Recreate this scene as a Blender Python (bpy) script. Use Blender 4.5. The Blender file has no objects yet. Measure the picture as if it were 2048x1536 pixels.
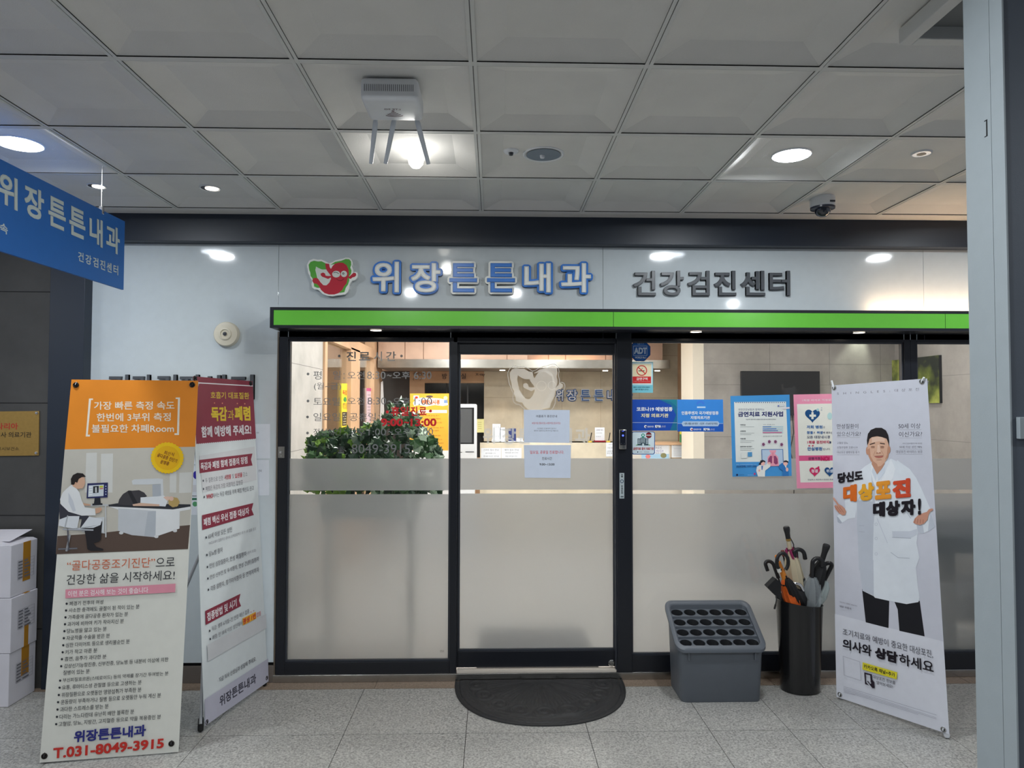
import bpy, bmesh, math, random
from mathutils import Vector, Matrix
random.seed(7)
SC = bpy.context.scene
COL = SC.collection
# ------------------------------------------------------------------ camera
FPX, YAW, PITCH, ROLL, HC = 1398.8, 0.0270, 0.0320, 0.0019, 1.675
CAMP = Vector((0, 0, HC))
def _basis():
    f = Vector((math.sin(YAW), math.cos(YAW), 0)); r = Vector((math.cos(YAW), -math.sin(YAW), 0)); u = Vector((0, 0, 1))
    f2 = f*math.cos(PITCH)+u*math.sin(PITCH); u2 = u*math.cos(PITCH)-f*math.sin(PITCH)
    r3 = r*math.cos(ROLL)+u2*math.sin(ROLL); u3 = u2*math.cos(ROLL)-r*math.sin(ROLL)
    return r3, u3, f2
CR, CU, CF = _basis()
cd = bpy.data.cameras.new('camera'); cam = bpy.data.objects.new('camera', cd); COL.objects.link(cam)
cd.sensor_width = 36; cd.lens = FPX/2048*36; cd.clip_start = .05; cd.clip_end = 60
mw = Matrix((CR, CU, -CF)).transposed().to_4x4(); mw.translation = CAMP; cam.matrix_world = mw
SC.camera = cam
SC.view_settings.view_transform = 'Standard'; SC.view_settings.look = 'None'
SC.view_settings.exposure = 0.0; SC.view_settings.gamma = 1; SC.view_settings.use_curve_mapping = False
SC.cycles.transparent_max_bounces = 16
SC.cycles.max_bounces = 10
# ------------------------------------------------------------------ world and main lights
W = bpy.data.worlds.new('world'); SC.world = W; W.use_nodes = True
W.node_tree.nodes['Background'].inputs[0].default_value = (.80, .86, 1, 1)
W.node_tree.nodes['Background'].inputs[1].default_value = .34
ZC = HC+1.1636           # hall ceiling
YB = 4.254               # front of the dark beam
YP = 4.334               # front of the white panels and the shopfront
def area(name, loc, size, power, col=(1, 1, 1), rot=(0, 0, 0), shape='DISK', size_y=None, spread=None):
    l = bpy.data.lights.new(name, 'AREA'); l.shape = shape; l.size = size; l.energy = power; l.color = col
    if size_y: l.size_y = size_y
    if spread: l.spread = spread
    o = bpy.data.objects.new(name, l); COL.objects.link(o); o.location = loc; o.rotation_euler = rot
    return o
def spot(name, loc, power, col, angle=1.2, blend=.6, rot=(0, 0, 0), r=.03):
    l = bpy.data.lights.new(name, 'SPOT'); l.energy = power; l.color = col; l.spot_size = angle; l.spot_blend = blend; l.shadow_soft_size = r
    o = bpy.data.objects.new(name, l); COL.objects.link(o); o.location = loc; o.rotation_euler = rot
    return o
COOL = (.92, .97, 1); WARM = (1, .84, .68)
HALL = 17.5
# hall downlights (x, y): two are in view, the others hang over and behind the camera
HALL_LIGHTS = [(-2.14, 3.12), (1.32, 3.24), (3.05, 3.24), (-.86, 1.40), (.23, 1.40), (2.75, .75), (-4.6, 1.3), (0, -1.2), (2.2, -1.4), (-2.2, -1.4), (-4.2, 2.2), (-5.6, -.4)]
for i, (x, y) in enumerate(HALL_LIGHTS):
    area('hall_light', (x, y, ZC+.018), .16 if i < 3 else .08, HALL, COOL)
area('bulb_light', (-.36, 3.21, ZC-.095), .07, 7.0, (1, .97, .9))
bl = bpy.data.lights.new('bulb_glow', 'POINT'); bl.energy = 1.8; bl.color = (1, .98, .93); bl.shadow_soft_size = .05
bo = bpy.data.objects.new('bulb_glow', bl); COL.objects.link(bo); bo.location = (-.362, 3.21, ZC-.078)
# clinic ceiling lights
INSIDE = 22.0
IN_LIGHTS = [(x, y) for y in (5.3, 6.7, 8.1) for x in (-.6, .9, 2.4, 3.9)]
for x, y in IN_LIGHTS:
    area('clinic_light', (x, y, 2.735), .22, INSIDE*(1.0 if x < 1.5 else (.36 if y > 6 else .10)), (1, .98, .96))
area('side_room_light', (-2.4, 7.6, 2.7), .4, 40, (1, .97, .92))

# ------------------------------------------------------------------ pixel -> place
def ray(u, v):
    return CR*((u-1024)/FPX)+CU*(-(v-768)/FPX)+CF
def at(u, v, Y):
    d = ray(u, v); return CAMP+d*(Y/d.y)
def atz(u, v, z):
    d = ray(u, v); return CAMP+d*((z-HC)/d.z)
def atx(u, v, x):
    d = ray(u, v); return CAMP+d*(x/d.x)
def onp(u, v, P, n):
    d = ray(u, v); return CAMP+d*((P-CAMP).dot(n)/d.dot(n))
# ------------------------------------------------------------------ materials
def lin(c):
    return tuple(((x/255)/12.92 if x/255 <= .04045 else ((x/255+.055)/1.055)**2.4) for x in c)
MATS = {}
def M(name, c=(200, 200, 200), r=.5, metal=0, spec=.5, nz=0, ns=20, bump=0, bs=80, em=0, coat=0):
    if name in MATS: return MATS[name]
    m = bpy.data.materials.new(name); m.use_nodes = True; nt = m.node_tree; b = nt.nodes['Principled BSDF']
    L = lin(c); b.inputs['Base Color'].default_value = (*L, 1); b.inputs['Roughness'].default_value = r
    b.inputs['Metallic'].default_value = metal; b.inputs['Specular IOR Level'].default_value = spec
    b.inputs['Coat Weight'].default_value = coat
    tc = nt.nodes.new('ShaderNodeTexCoord')
    if nz or not em:
        n = nt.nodes.new('ShaderNodeTexNoise'); n.inputs['Scale'].default_value = ns; n.inputs['Detail'].default_value = 4
        nt.links.new(tc.outputs['Object'], n.inputs['Vector'])
        cr = nt.nodes.new('ShaderNodeValToRGB'); k = nz or .02
        cr.color_ramp.elements[0].position = .3; cr.color_ramp.elements[1].position = .7
        cr.color_ramp.elements[0].color = tuple(x*(1-k) for x in L)+(1,); cr.color_ramp.elements[1].color = tuple(min(1, x*(1+k)) for x in L)+(1,)
        nt.links.new(n.outputs['Fac'], cr.inputs['Fac']); nt.links.new(cr.outputs['Color'], b.inputs['Base Color'])
    if bump:
        n2 = nt.nodes.new('ShaderNodeTexNoise'); n2.inputs['Scale'].default_value = bs
        nt.links.new(tc.outputs['Object'], n2.inputs['Vector'])
        bp = nt.nodes.new('ShaderNodeBump'); bp.inputs['Strength'].default_value = bump; bp.inputs['Distance'].default_value = .004
        nt.links.new(n2.outputs['Fac'], bp.inputs['Height']); nt.links.new(bp.outputs['Normal'], b.inputs['Normal'])
    if em:
        b.inputs['Emission Color'].default_value = (*L, 1); b.inputs['Emission Strength'].default_value = em
    MATS[name] = m; return m
def ink(c, r=.55): return M('ink_%d_%d_%d' % c, c, r, spec=.3)
def glass_mat():
    m = bpy.data.materials.new('clear_glass'); m.use_nodes = True; nt = m.node_tree; nt.nodes.clear()
    o = nt.nodes.new('ShaderNodeOutputMaterial'); mx = nt.nodes.new('ShaderNodeMixShader'); t = nt.nodes.new('ShaderNodeBsdfTransparent')
    g = nt.nodes.new('ShaderNodeBsdfGlossy'); g.inputs['Roughness'].default_value = .01; f = nt.nodes.new('ShaderNodeFresnel'); ge = nt.nodes.new('ShaderNodeNewGeometry'); mr = nt.nodes.new('ShaderNodeMapRange')
    mr.inputs['To Min'].default_value = 1.40; mr.inputs['To Max'].default_value = 1/1.40; nt.links.new(ge.outputs['Backfacing'], mr.inputs['Value']); nt.links.new(mr.outputs[0], f.inputs['IOR'])
    t.inputs[0].default_value = (.96, .975, .97, 1)
    nt.links.new(f.outputs[0], mx.inputs[0]); nt.links.new(t.outputs[0], mx.inputs[1]); nt.links.new(g.outputs[0], mx.inputs[2]); nt.links.new(mx.outputs[0], o.inputs[0])
    MATS['clear_glass'] = m; return m
def frost_mat(name, col, dif=.45, rough=.45, alpha=1.0):
    m = bpy.data.materials.new(name); m.use_nodes = True; nt = m.node_tree; nt.nodes.clear()
    o = nt.nodes.new('ShaderNodeOutputMaterial'); mx = nt.nodes.new('ShaderNodeMixShader'); mx.inputs[0].default_value = dif
    rf = nt.nodes.new('ShaderNodeBsdfRefraction'); rf.inputs['Roughness'].default_value = rough; rf.inputs['IOR'].default_value = 1.12
    df = nt.nodes.new('ShaderNodeBsdfDiffuse'); tl = nt.nodes.new('ShaderNodeBsdfTranslucent'); m2 = nt.nodes.new('ShaderNodeMixShader'); m2.inputs[0].default_value = .5
    c = (*lin(col), 1)
    n = nt.nodes.new('ShaderNodeTexNoise'); n.inputs['Scale'].default_value = 900; tc = nt.nodes.new('ShaderNodeTexCoord'); nt.links.new(tc.outputs['Object'], n.inputs['Vector'])
    cr = nt.nodes.new('ShaderNodeValToRGB'); cr.color_ramp.elements[0].color = tuple(x*.9 for x in c[:3])+(1,); cr.color_ramp.elements[1].color = c
    nt.links.new(n.outputs['Fac'], cr.inputs['Fac'])
    for s in (df, tl): nt.links.new(cr.outputs['Color'], s.inputs[0])
    rf.inputs[0].default_value = (.93, .93, .93, 1)
    nt.links.new(df.outputs[0], m2.inputs[1]); nt.links.new(tl.outputs[0], m2.inputs[2])
    nt.links.new(rf.outputs[0], mx.inputs[1]); nt.links.new(m2.outputs[0], mx.inputs[2])
    last = mx
    if alpha < 1:
        t = nt.nodes.new('ShaderNodeBsdfTransparent'); m3 = nt.nodes.new('ShaderNodeMixShader'); m3.inputs[0].default_value = alpha
        nt.links.new(t.outputs[0], m3.inputs[1]); nt.links.new(mx.outputs[0], m3.inputs[2]); last = m3
    nt.links.new(last.outputs[0], o.inputs[0]); MATS[name] = m; return m
def mixt(name, col, alpha, r=.4):
    m = M(name, col, r); nt = m.node_tree; b = nt.nodes['Principled BSDF']; b.inputs['Alpha'].default_value = alpha; return m
# ------------------------------------------------------------------ mesh builder
class MB:
    def __init__(s): s.V = []; s.F = []; s.I = []; s.mats = []
    def mi(s, m):
        if m not in s.mats: s.mats.append(m)
        return s.mats.index(m)
    def add(s, V, F, m):
        k = len(s.V); i = s.mi(m); s.V += [Vector(v) for v in V]
        for f in F: s.F.append([x+k for x in f]); s.I.append(i)
        return s
    def quad(s, a, b, c, d, m): return s.add([a, b, c, d], [(0, 1, 2, 3)], m)
    def box(s, a, b, m, bev=0, seg=2):
        x0, x1 = sorted((a[0], b[0])); y0, y1 = sorted((a[1], b[1])); z0, z1 = sorted((a[2], b[2]))
        V = [(x, y, z) for z in (z0, z1) for y in (y0, y1) for x in (x0, x1)]
        F = [(0, 2, 3, 1), (4, 5, 7, 6), (0, 1, 5, 4), (2, 6, 7, 3), (0, 4, 6, 2), (1, 3, 7, 5)]
        if not bev: return s.add(V, F, m)
        bm = bmesh.new(); vs = [bm.verts.new(v) for v in V]
        for f in F: bm.faces.new([vs[i] for i in f])
        bmesh.ops.bevel(bm, geom=bm.edges[:], offset=bev, segments=seg, affect='EDGES', profile=.5)
        return s.bm(bm, m)
    def bm(s, bm, m, mat=None):
        bm.verts.index_update(); s.add([(mat @ v.co if mat else v.co) for v in bm.verts], [[v.index for v in f.verts] for f in bm.faces], m); bm.free(); return s
    def tube(s, P, r, m, n=10, cap=True):
        P = [Vector(p) for p in P]; R = r if isinstance(r, (list, tuple)) else [r]*len(P)
        up = None; rings = []
        for i, p in enumerate(P):
            t = (P[min(i+1, len(P)-1)]-P[max(i-1, 0)]).normalized()
            if up is None: up = (Vector((0, 0, 1)) if abs(t.z) < .9 else Vector((0, 1, 0)))
            a = t.cross(up).normalized(); up = a.cross(t).normalized()
            rings.append([p+(a*math.cos(q)+up*math.sin(q))*R[i] for q in [2*math.pi*k/n for k in range(n)]])
        V = [v for g in rings for v in g]; F = []
        for i in range(len(P)-1):
            for k in range(n): F.append((i*n+k, i*n+(k+1) % n, (i+1)*n+(k+1) % n, (i+1)*n+k))
        if cap: F.append(tuple(range(n))[::-1]); F.append(tuple((len(P)-1)*n+k for k in range(n)))
        return s.add(V, F, m)
    def lathe(s, c, prof, m, n=28, axis='Z', cap=True, sx=1, sy=1):
        V = []; F = []
        for (r, h) in prof:
            for k in range(n):
                q = 2*math.pi*k/n; a, b = r*math.cos(q)*sx, r*math.sin(q)*sy
                V.append({'Z': (c[0]+a, c[1]+b, c[2]+h), 'Y': (c[0]+a, c[1]-h, c[2]+b), 'X': (c[0]+h, c[1]+a, c[2]+b)}[axis])
        for i in range(len(prof)-1):
            for k in range(n): F.append((i*n+k, i*n+(k+1) % n, (i+1)*n+(k+1) % n, (i+1)*n+k))
        if cap: F.append(tuple(range(n))[::-1]); F.append(tuple((len(prof)-1)*n+k for k in range(n)))
        return s.add(V, F, m)
    def prism(s, pts, d, m):
        # pts: 3d outline, extruded by vector d
        n = len(pts); pts = [Vector(p) for p in pts]; d = Vector(d)
        return s.add(pts+[p+d for p in pts], [tuple(range(n)), tuple(range(2*n-1, n-1, -1))]+[(i, i+n, (i+1) % n+n, (i+1) % n) for i in range(n)], m)
    def build(s, name, parent=None, smooth=False, org=None, fixn=True, **tags):
        me = bpy.data.meshes.new(name)
        if parent is not None: o3 = parent_origin(parent)
        elif org is not None: o3 = Vector(org)
        else:
            xs = [v.x for v in s.V]; ys = [v.y for v in s.V]; o3 = Vector(((min(xs)+max(xs))/2, (min(ys)+max(ys))/2, min(v.z for v in s.V)))
        me.from_pydata([v-o3 for v in s.V], [], s.F)
        for m in s.mats: me.materials.append(m)
        for p, i in zip(me.polygons, s.I): p.material_index = i
        if fixn:
            b = bmesh.new(); b.from_mesh(me); bmesh.ops.recalc_face_normals(b, faces=b.faces[:]); b.to_mesh(me); b.free()
        if smooth:
            me.shade_smooth(); me.set_sharp_from_angle(angle=math.radians(38))
        me.update()
        o = bpy.data.objects.new(name, me); COL.objects.link(o)
        if parent is not None: o.parent = parent
        else: o.location = o3
        ORG[o.name] = o3
        for k, v in tags.items(): o[k] = v
        return o
ORG = {}
def parent_origin(p): return ORG[p.name]
def thing(name, loc, label, cat, group=None):
    o = bpy.data.objects.new(name, None); COL.objects.link(o); o.location = loc; o.empty_display_size = .1; ORG[o.name] = Vector(loc)
    o['label'] = label; o['category'] = cat
    if group: o['group'] = group
    return o
def tags(label, cat, group=None):
    d = dict(label=label, category=cat)
    if group: d['group'] = group
    return d
ST = dict(kind='structure')
# ------------------------------------------------------------------ lettering
TC = {}
def glyphs(t, bold=0, ext=0, res=3):
    k = (t, bold, ext, res)
    if bold < 0: k = (t, -bold, ext, res); bold = -bold
    elif k not in TC and bold > .012:
        base = min(.02, bold*.5); V0, F0, *_ = glyphs(t, round(base, 4), ext, res); rr = bold-base
        N = 4 if rr < .035 else (8 if rr < .05 else 14); V = []; F = []
        dirs = [(math.cos(2*math.pi*(i+.5)/N)*rr, math.sin(2*math.pi*(i+.5)/N)*rr) for i in range(N)]+[(0, 0)]
        for i_, (dx, dy) in enumerate(dirs): n0 = len(V); V += [(x+dx, y+dy, z+(i_*.00004 if not ext else i_*.004)) for x, y, z in V0]; F += [tuple(i+n0 for i in f) for f in F0]
        TC[k] = (V, F, min(v[0] for v in V), max(v[0] for v in V), min(v[1] for v in V), max(v[1] for v in V))
    if k not in TC:
        c = bpy.data.curves.new('t', 'FONT'); c.body = t; c.size = 1; c.offset = bold; c.resolution_u = res; c.extrude = ext
        o = bpy.data.objects.new('t', c); m = o.to_mesh()
        V = [tuple(v.co) for v in m.vertices]; F = [tuple(p.vertices) for p in m.polygons]
        x0 = min(v[0] for v in V); x1 = max(v[0] for v in V); y0 = min(v[1] for v in V); y1 = max(v[1] for v in V)
        o.to_mesh_clear(); bpy.data.objects.remove(o); bpy.data.curves.remove(c)
        TC[k] = (V, F, x0, x1, y0, y1)
    return TC[k]
class Print(MB):
    """flat artwork printed on a sheet that lies in the plane (P, n)"""
    def __init__(s, P, n):
        super().__init__(); s.P = Vector(P); s.n = Vector(n).normalized()
        if (CAMP-s.P).dot(s.n) < 0: s.n = -s.n
        s.L = 0
    def pt(s, u, v, lay=None): return onp(u, v, s.P, s.n)+s.n*(.00008*(s.L if lay is None else lay))
    def sheet(s, pts, m, th=.001):
        a = [onp(u, v, s.P, s.n) for u, v in pts]; s.prism(a, -s.n*th, m); s.L = 1; return s
    def poly(s, pts, m, lift=True):
        if isinstance(m, tuple): m = ink(m)
        s.add([s.pt(u, v) for u, v in pts], [tuple(range(len(pts)))], m)
        if lift: s.L += 1
        return s
    def polys(s, lst, m):
        for p in lst: s.poly(p, m, False)
        s.L += 1
    def rect(s, x0, y0, x1, y1, m, lift=True): return s.poly([(x0, y0), (x1, y0), (x1, y1), (x0, y1)], m, lift)
    def line(s, a, b, w, m, lift=False):
        d = math.hypot(b[0]-a[0], b[1]-a[1]) or 1; nx, ny = -(b[1]-a[1])/d*w/2, (b[0]-a[0])/d*w/2
        return s.poly([(a[0]+nx, a[1]+ny), (b[0]+nx, b[1]+ny), (b[0]-nx, b[1]-ny), (a[0]-nx, a[1]-ny)], m, lift)
    def ell(s, cx, cy, rx, ry, m, n=24, lift=True, wob=0, k=0):
        return s.poly([(cx+rx*(1+wob*math.cos(k*q))*math.cos(q), cy+ry*(1+wob*math.cos(k*q))*math.sin(q)) for q in [2*math.pi*i/n for i in range(n)]], m, lift)
    def ring(s, cx, cy, r0, r1, m, n=28):
        for i in range(n):
            a, b = 2*math.pi*i/n, 2*math.pi*(i+1)/n
            s.poly([(cx+r0*math.cos(a), cy+r0*math.sin(a)), (cx+r1*math.cos(a), cy+r1*math.sin(a)), (cx+r1*math.cos(b), cy+r1*math.sin(b)), (cx+r0*math.cos(b), cy+r0*math.sin(b))], m, False)
        s.L += 1
    def heart(s, cx, cy, r, m):
        P = []
        for i in range(32):
            t = 2*math.pi*i/32; x = 16*math.sin(t)**3; y = 13*math.cos(t)-5*math.cos(2*t)-2*math.cos(3*t)-math.cos(4*t); P.append((cx+x*r/16, cy-y*r/16))
        s.poly(P, m)
    def text(s, t, tl, tr, h0, m, h1=None, bold=0.0, sl=0, sr=0):
        """text whose bounding box fills the quad tl-tr, heights h0 left, h1 right"""
        if isinstance(m, tuple): m = ink(m)
        h1 = h0 if h1 is None else h1
        V, F, x0, x1, y0, y1 = glyphs(t, bold)
        bl = (tl[0]+sl, tl[1]+h0); br = (tr[0]+sr, tr[1]+h1); out = []
        for x, y, z in V:
            a = (x-x0)/(x1-x0); b = (y1-y)/(y1-y0)
            u = (tl[0]*(1-a)+tr[0]*a)*(1-b)+(bl[0]*(1-a)+br[0]*a)*b; v = (tl[1]*(1-a)+tr[1]*a)*(1-b)+(bl[1]*(1-a)+br[1]*a)*b
            out.append(s.pt(u, v)+s.n*z)
        s.add(out, F, m); s.L += .3 if bold <= .012 else (2.2 if bold < .04 else 4); return s
    def tb(s, t, x0, y0, x1, y1, m, bold=0.0): return s.text(t, (x0, y0), (x1, y0), y1-y0, m, bold=bold)
# ================================================================== SETTING
navy = M('navy_metal', (33, 42, 56), .42, 0, .5, bump=.05, bs=400)
black_al = M('black_aluminium', (24, 27, 35), .33, .0, .5)
panelw = M('white_gloss_panel', (205, 214, 219), .09, 0, .5)
panelw.node_tree.nodes['Principled BSDF'].inputs['Roughness'].default_value = .07
ceilm = M('ceiling_tile', (222, 221, 218), .85, nz=.03, ns=6, bump=.25, bs=260)
tbar = M('ceiling_bar', (212, 213, 211), .6)
dark = M('dark_gap', (22, 22, 24), .8)
silver = M('brushed_steel', (178, 177, 174), .24, 1, nz=.08, ns=14)
chrome = M('chrome', (225, 225, 228), .12, 1)
wood = M('beech_veneer', (208, 170, 136), .45, nz=.07, ns=7)
woodp = M('pale_wood_panel', (205, 172, 152), .4, nz=.05, ns=9)
white = M('white_plastic', (228, 231, 236), .35)
paper = M('white_paper', (226, 231, 240), .6)
black = M('black_plastic', (20, 20, 23), .4)
blackr = M('black_rubber', (22, 22, 24), .75, bump=.3, bs=300)
def concrete(name, c, sc=1.2, w=1.2, h=.6):
    m = M(name, c, .55); nt = m.node_tree; b = nt.nodes['Principled BSDF']; tc = nt.nodes['Texture Coordinate']
    n = nt.nodes.new('ShaderNodeTexNoise'); n.inputs['Scale'].default_value = 2.2; n.inputs['Detail'].default_value = 8; n.inputs['Roughness'].default_value = .65
    nt.links.new(tc.outputs['Object'], n.inputs['Vector'])
    cr = nt.nodes.new('ShaderNodeValToRGB'); L = lin(c)
    cr.color_ramp.elements[0].position = .3; cr.color_ramp.elements[0].color = tuple(x*.72 for x in L)+(1,)
    cr.color_ramp.elements[1].position = .7; cr.color_ramp.elements[1].color = tuple(min(1, x*1.12) for x in L)+(1,)
    nt.links.new(n.outputs['Fac'], cr.inputs['Fac']); nt.links.new(cr.outputs['Color'], b.inputs['Base Color'])
    return m
conc = concrete('concrete_panel', (164, 160, 157))
concl = concrete('light_concrete', (190, 187, 184))
stoned = concrete('dark_stone', (74, 73, 72))
trav = concrete('travertine', (222, 211, 190))
def granite(name, c, c2):
    m = M(name, c, .38); nt = m.node_tree; b = nt.nodes['Principled BSDF']; tc = nt.nodes['Texture Coordinate']
    n = nt.nodes.new('ShaderNodeTexNoise'); n.inputs['Scale'].default_value = 95; n.inputs['Detail'].default_value = 5; n.inputs['Roughness'].default_value = .7
    n2 = nt.nodes.new('ShaderNodeTexVoronoi'); n2.inputs['Scale'].default_value = 160
    for q in (n, n2): nt.links.new(tc.outputs['Object'], q.inputs['Vector'])
    cr = nt.nodes.new('ShaderNodeValToRGB'); cr.color_ramp.elements[0].position = .38; cr.color_ramp.elements[1].position = .62
    cr.color_ramp.elements[0].color = (*lin(c2), 1); cr.color_ramp.elements[1].color = (*lin(c), 1)
    mx = nt.nodes.new('ShaderNodeMix'); mx.data_type = 'RGBA'; mx.inputs[0].default_value = .35
    nt.links.new(n.outputs['Fac'], cr.inputs['Fac']); nt.links.new(cr.outputs['Color'], mx.inputs[6]); 
    cr2 = nt.nodes.new('ShaderNodeValToRGB'); cr2.color_ramp.elements[0].color = (*lin(c2), 1); cr2.color_ramp.elements[1].color = (*lin(c), 1)
    cr2.color_ramp.elements[1].position = .5
    nt.links.new(n2.outputs['Color'], cr2.inputs['Fac']); nt.links.new(cr2.outputs['Color'], mx.inputs[7]); nt.links.new(mx.outputs[2], b.inputs['Base Color'])
    return m
gran = granite('grey_granite', (184, 183, 179), (92, 91, 89)); granb = granite('brown_granite', (150, 132, 116), (104, 90, 78))
# --- floor of granite slabs with a brown border along the shopfront
f = MB(); f.box((-7, -3.6, -.05), (6, YP+.02, -.004), dark)
xs = [-6.4, -5.2, -4.6, -3.98, -3.36, -2.74, -2.09, -1.46, -.758, -.134, .494, 1.126, 1.541, 1.933, 2.33, 2.95, 3.55, 4.2, 5.0, 6]
ys = [4.222, 3.644, 3.04, 2.44, 1.84, 1.24, .64, .04, -.56, -1.16, -1.76, -2.36, -2.96, -3.56]
g = .0016
for i in range(len(xs)-1):
    for j in range(len(ys)-1): f.box((xs[i]+g, ys[j]-g, -.02), (xs[i+1]-g, ys[j+1]+g, 0), gran)
bx = [-7, -3.1, -1.9, -.7, .5, 1.7, 2.9, 4.1, 6]
for i in range(len(bx)-1): f.box((bx[i]+g, 4.222+g, -.02), (bx[i+1]-g, YP+.03, 0), granb)
f.build('floor', fixn=False, **ST)
# --- ceiling: grid of coffered tiles
c = MB(); x0 = -.0719; D3 = YB-.708
cols = [x0+.6*i for i in range(-8, 9)]; rows = [D3+.6]+[D3-.6*j for j in range(0, 13)]
b_, dz, e_, st = .10, .030, .014, .005
for i in range(len(cols)-1):
    for j in range(len(rows)-1):
        X0, X1, Y1, Y0 = cols[i]+e_, cols[i+1]-e_, rows[j]-e_, rows[j+1]+e_
        if i == 11 and j == 3: continue            # access hatch sits here
        z0 = ZC+st; z1 = z0+dz
        o_ = [(X0, Y0), (X1, Y0), (X1, Y1), (X0, Y1)]; a_ = [(X0+b_, Y0+b_), (X1-b_, Y0+b_), (X1-b_, Y1-b_), (X0+b_, Y1-b_)]
        V = [(x, y, ZC) for x, y in o_]+[(x, y, z0) for x, y in o_]+[(x, y, z1) for x, y in a_]
        F = [(8, 9, 10, 11)]+[(k, (k+1) % 4, 4+(k+1) % 4, 4+k) for k in range(4)]+[(4+k, 4+(k+1) % 4, 8+(k+1) % 4, 8+k) for k in range(4)]
        c.add(V, F, ceilm)
for x in cols:
    c.box((x-e_, rows[-1], ZC), (x-.0016, D3+.6, ZC+.004), tbar); c.box((x+.0016, rows[-1], ZC), (x+e_, D3+.6, ZC+.004), tbar)
    c.box((x-.0016, rows[-1], ZC+.003), (x+.0016, D3+.6, ZC+.005), M('bar_slot', (104, 104, 104), .8))
for y in rows:
    c.box((cols[0], y-e_, ZC+.0005), (cols[-1], y+e_, ZC+.0045), tbar)
c.box((cols[0], D3+.6, ZC), (cols[-1], YB+.1, ZC+.01), ceilm)
c.box((cols[0]-.3, -3.9, ZC+.05), (cols[-1]+.3, YP+.3, ZC+.09), ceilm)
c.build('ceiling', fixn=False, **ST)
# --- dark beam and pillar, white panels, stone, baseboard
zb = at(1000, 487, YB).z
m = MB(); m.box((-6, YB, zb), (6, YP+.3, ZC+.05), navy, .002); m.build('trim_1', **ST)
m = MB(); m.box((at(95, 800, YB).x, YB, 0), (at(165, 800, YB).x, YP+.3, zb), navy, .002); m.build('trim_2', **ST)
m = MB(); m.box((-6, YB+.02, 0), (at(95, 800, YB).x, YP+.3, zb), stoned)
for z in (.35, 1.02, 1.69, 2.36): m.box((-6, YB+.018, z-.002), (at(95, 800, YB).x, YB+.03, z+.002), dark)
m.build('wall_left', **ST)
XL = at(165, 800, YP).x; XJ = at(556, 1000, YP).x; ZF = at(1000, 622, YP).z
zseam = .12
m = MB(); sx = [XL, at(557, 560, YP).x, at(1206, 560, YP).x, at(1847, 560, YP).x, 5.2]
XJW = -1.325
m.box((XL, YP, zseam), (sx[1]-.001, YP+.02, zb), panelw, .0008); m.box((sx[1]-.02, YP+.001, zseam), (XJW, YP+.02, 2.3), panelw)
for i in (1, 2, 3): m.box((sx[i]+.001, YP, 2.1), (sx[i+1]-.001, YP+.02, zb), panelw, .0008)
m.box((XL, YP+.02, 2.12), (5.2, YP+.06, zb), dark); m.box((XL, YP+.02, 0), (XJW, YP+.3, zb), dark)
m.build('wall_back', fixn=True, **ST)
base = M('taupe_skirting', (104, 96, 90), .5); m = MB(); m.box((XL, YP-.006, 0), (XJW, YP+.01, .1), base, .001); m.build('baseboard_back', **ST)
m = MB(); m.box((-7, -3.7, 0), (6, -3.6, ZC+.05), M('far_hall_wall', (120, 122, 124), .6)); m.build('wall_front', **ST)
# --- right-hand column beside the camera
colm = M('pale_grey_steel', (160, 170, 176), .5, 0, .5, bump=.04, bs=300)
cold = M('slate_steel', (86, 94, 106), .5, bump=.04, bs=300)
xc = at(2020, 768, 1.56).x; yf = 1.56*1.0; 
pn = at(2022, 800, yf); xcol = pn.x; yfar = None
rr = ray(1944, 800); yfar = rr.y*(xcol/rr.x)
m = MB(); m.box((xcol, yf, 0), (xcol+.9, yfar, ZC+.04), cold)
m.box((xcol-.004, yf-.002, 0), (xcol, yf+(yfar-yf)*.30, ZC+.04), colm); m.box((xcol-.004, yf+(yfar-yf)*.31, 0), (xcol, yfar, ZC+.04), colm)
m.box((xcol-.0045, yf+.052, 2.32), (xcol-.003, yf+.056, 2.36), dark); m.box((xcol-.0045, yf+.052, 2.358), (xcol-.003, yf+.062, 2.36), dark); m.box((xcol-.0045, yf+.052, 2.32), (xcol-.003, yf+.062, 2.322), dark)
m.build('wall_right', fixn=True, **ST)
zl0, zl1 = at(2040, 880, 1.5).z, at(2040, 835, 1.5).z
m = MB(); m.box((at(2032, 850, yf).x, yf-.012, zl0), (xcol+.8, yf, zl1), colm, .001); m.build('trim_3', **ST)
# --- ceiling access hatch
h = MB(); HX0, HX1, HY0, HY1 = cols[11]+e_, cols[12]-e_, rows[4]+e_, rows[3]-e_
hx0 = atz(1797, 78, ZC).x; hy1 = atz(1797, 78, ZC).y
o = thing('access_hatch', (hx0+.3, hy1-.3, ZC-.02), 'square recessed ceiling hatch with a pale frame beside the steel column', 'hatch')
h = MB(); w = .04
for a, b in (((hx0, hy1-.6), (hx0+w, hy1)), ((hx0+.6-w, hy1-.6), (hx0+.6, hy1)), ((hx0+w, hy1-w), (hx0+.6-w, hy1)), ((hx0+w, hy1-.6), (hx0+.6-w, hy1-.6+w))): h.box((*a, ZC-.02), (*b, ZC+.03), tbar, .003)
h.build('frame', o); h = MB(); h.box((hx0+w, hy1-.6+w, ZC+.02), (hx0+.6-w, hy1-w, ZC+.03), M('hatch_lid', (120, 122, 122), .7)); h.build('lid', o)

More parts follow.
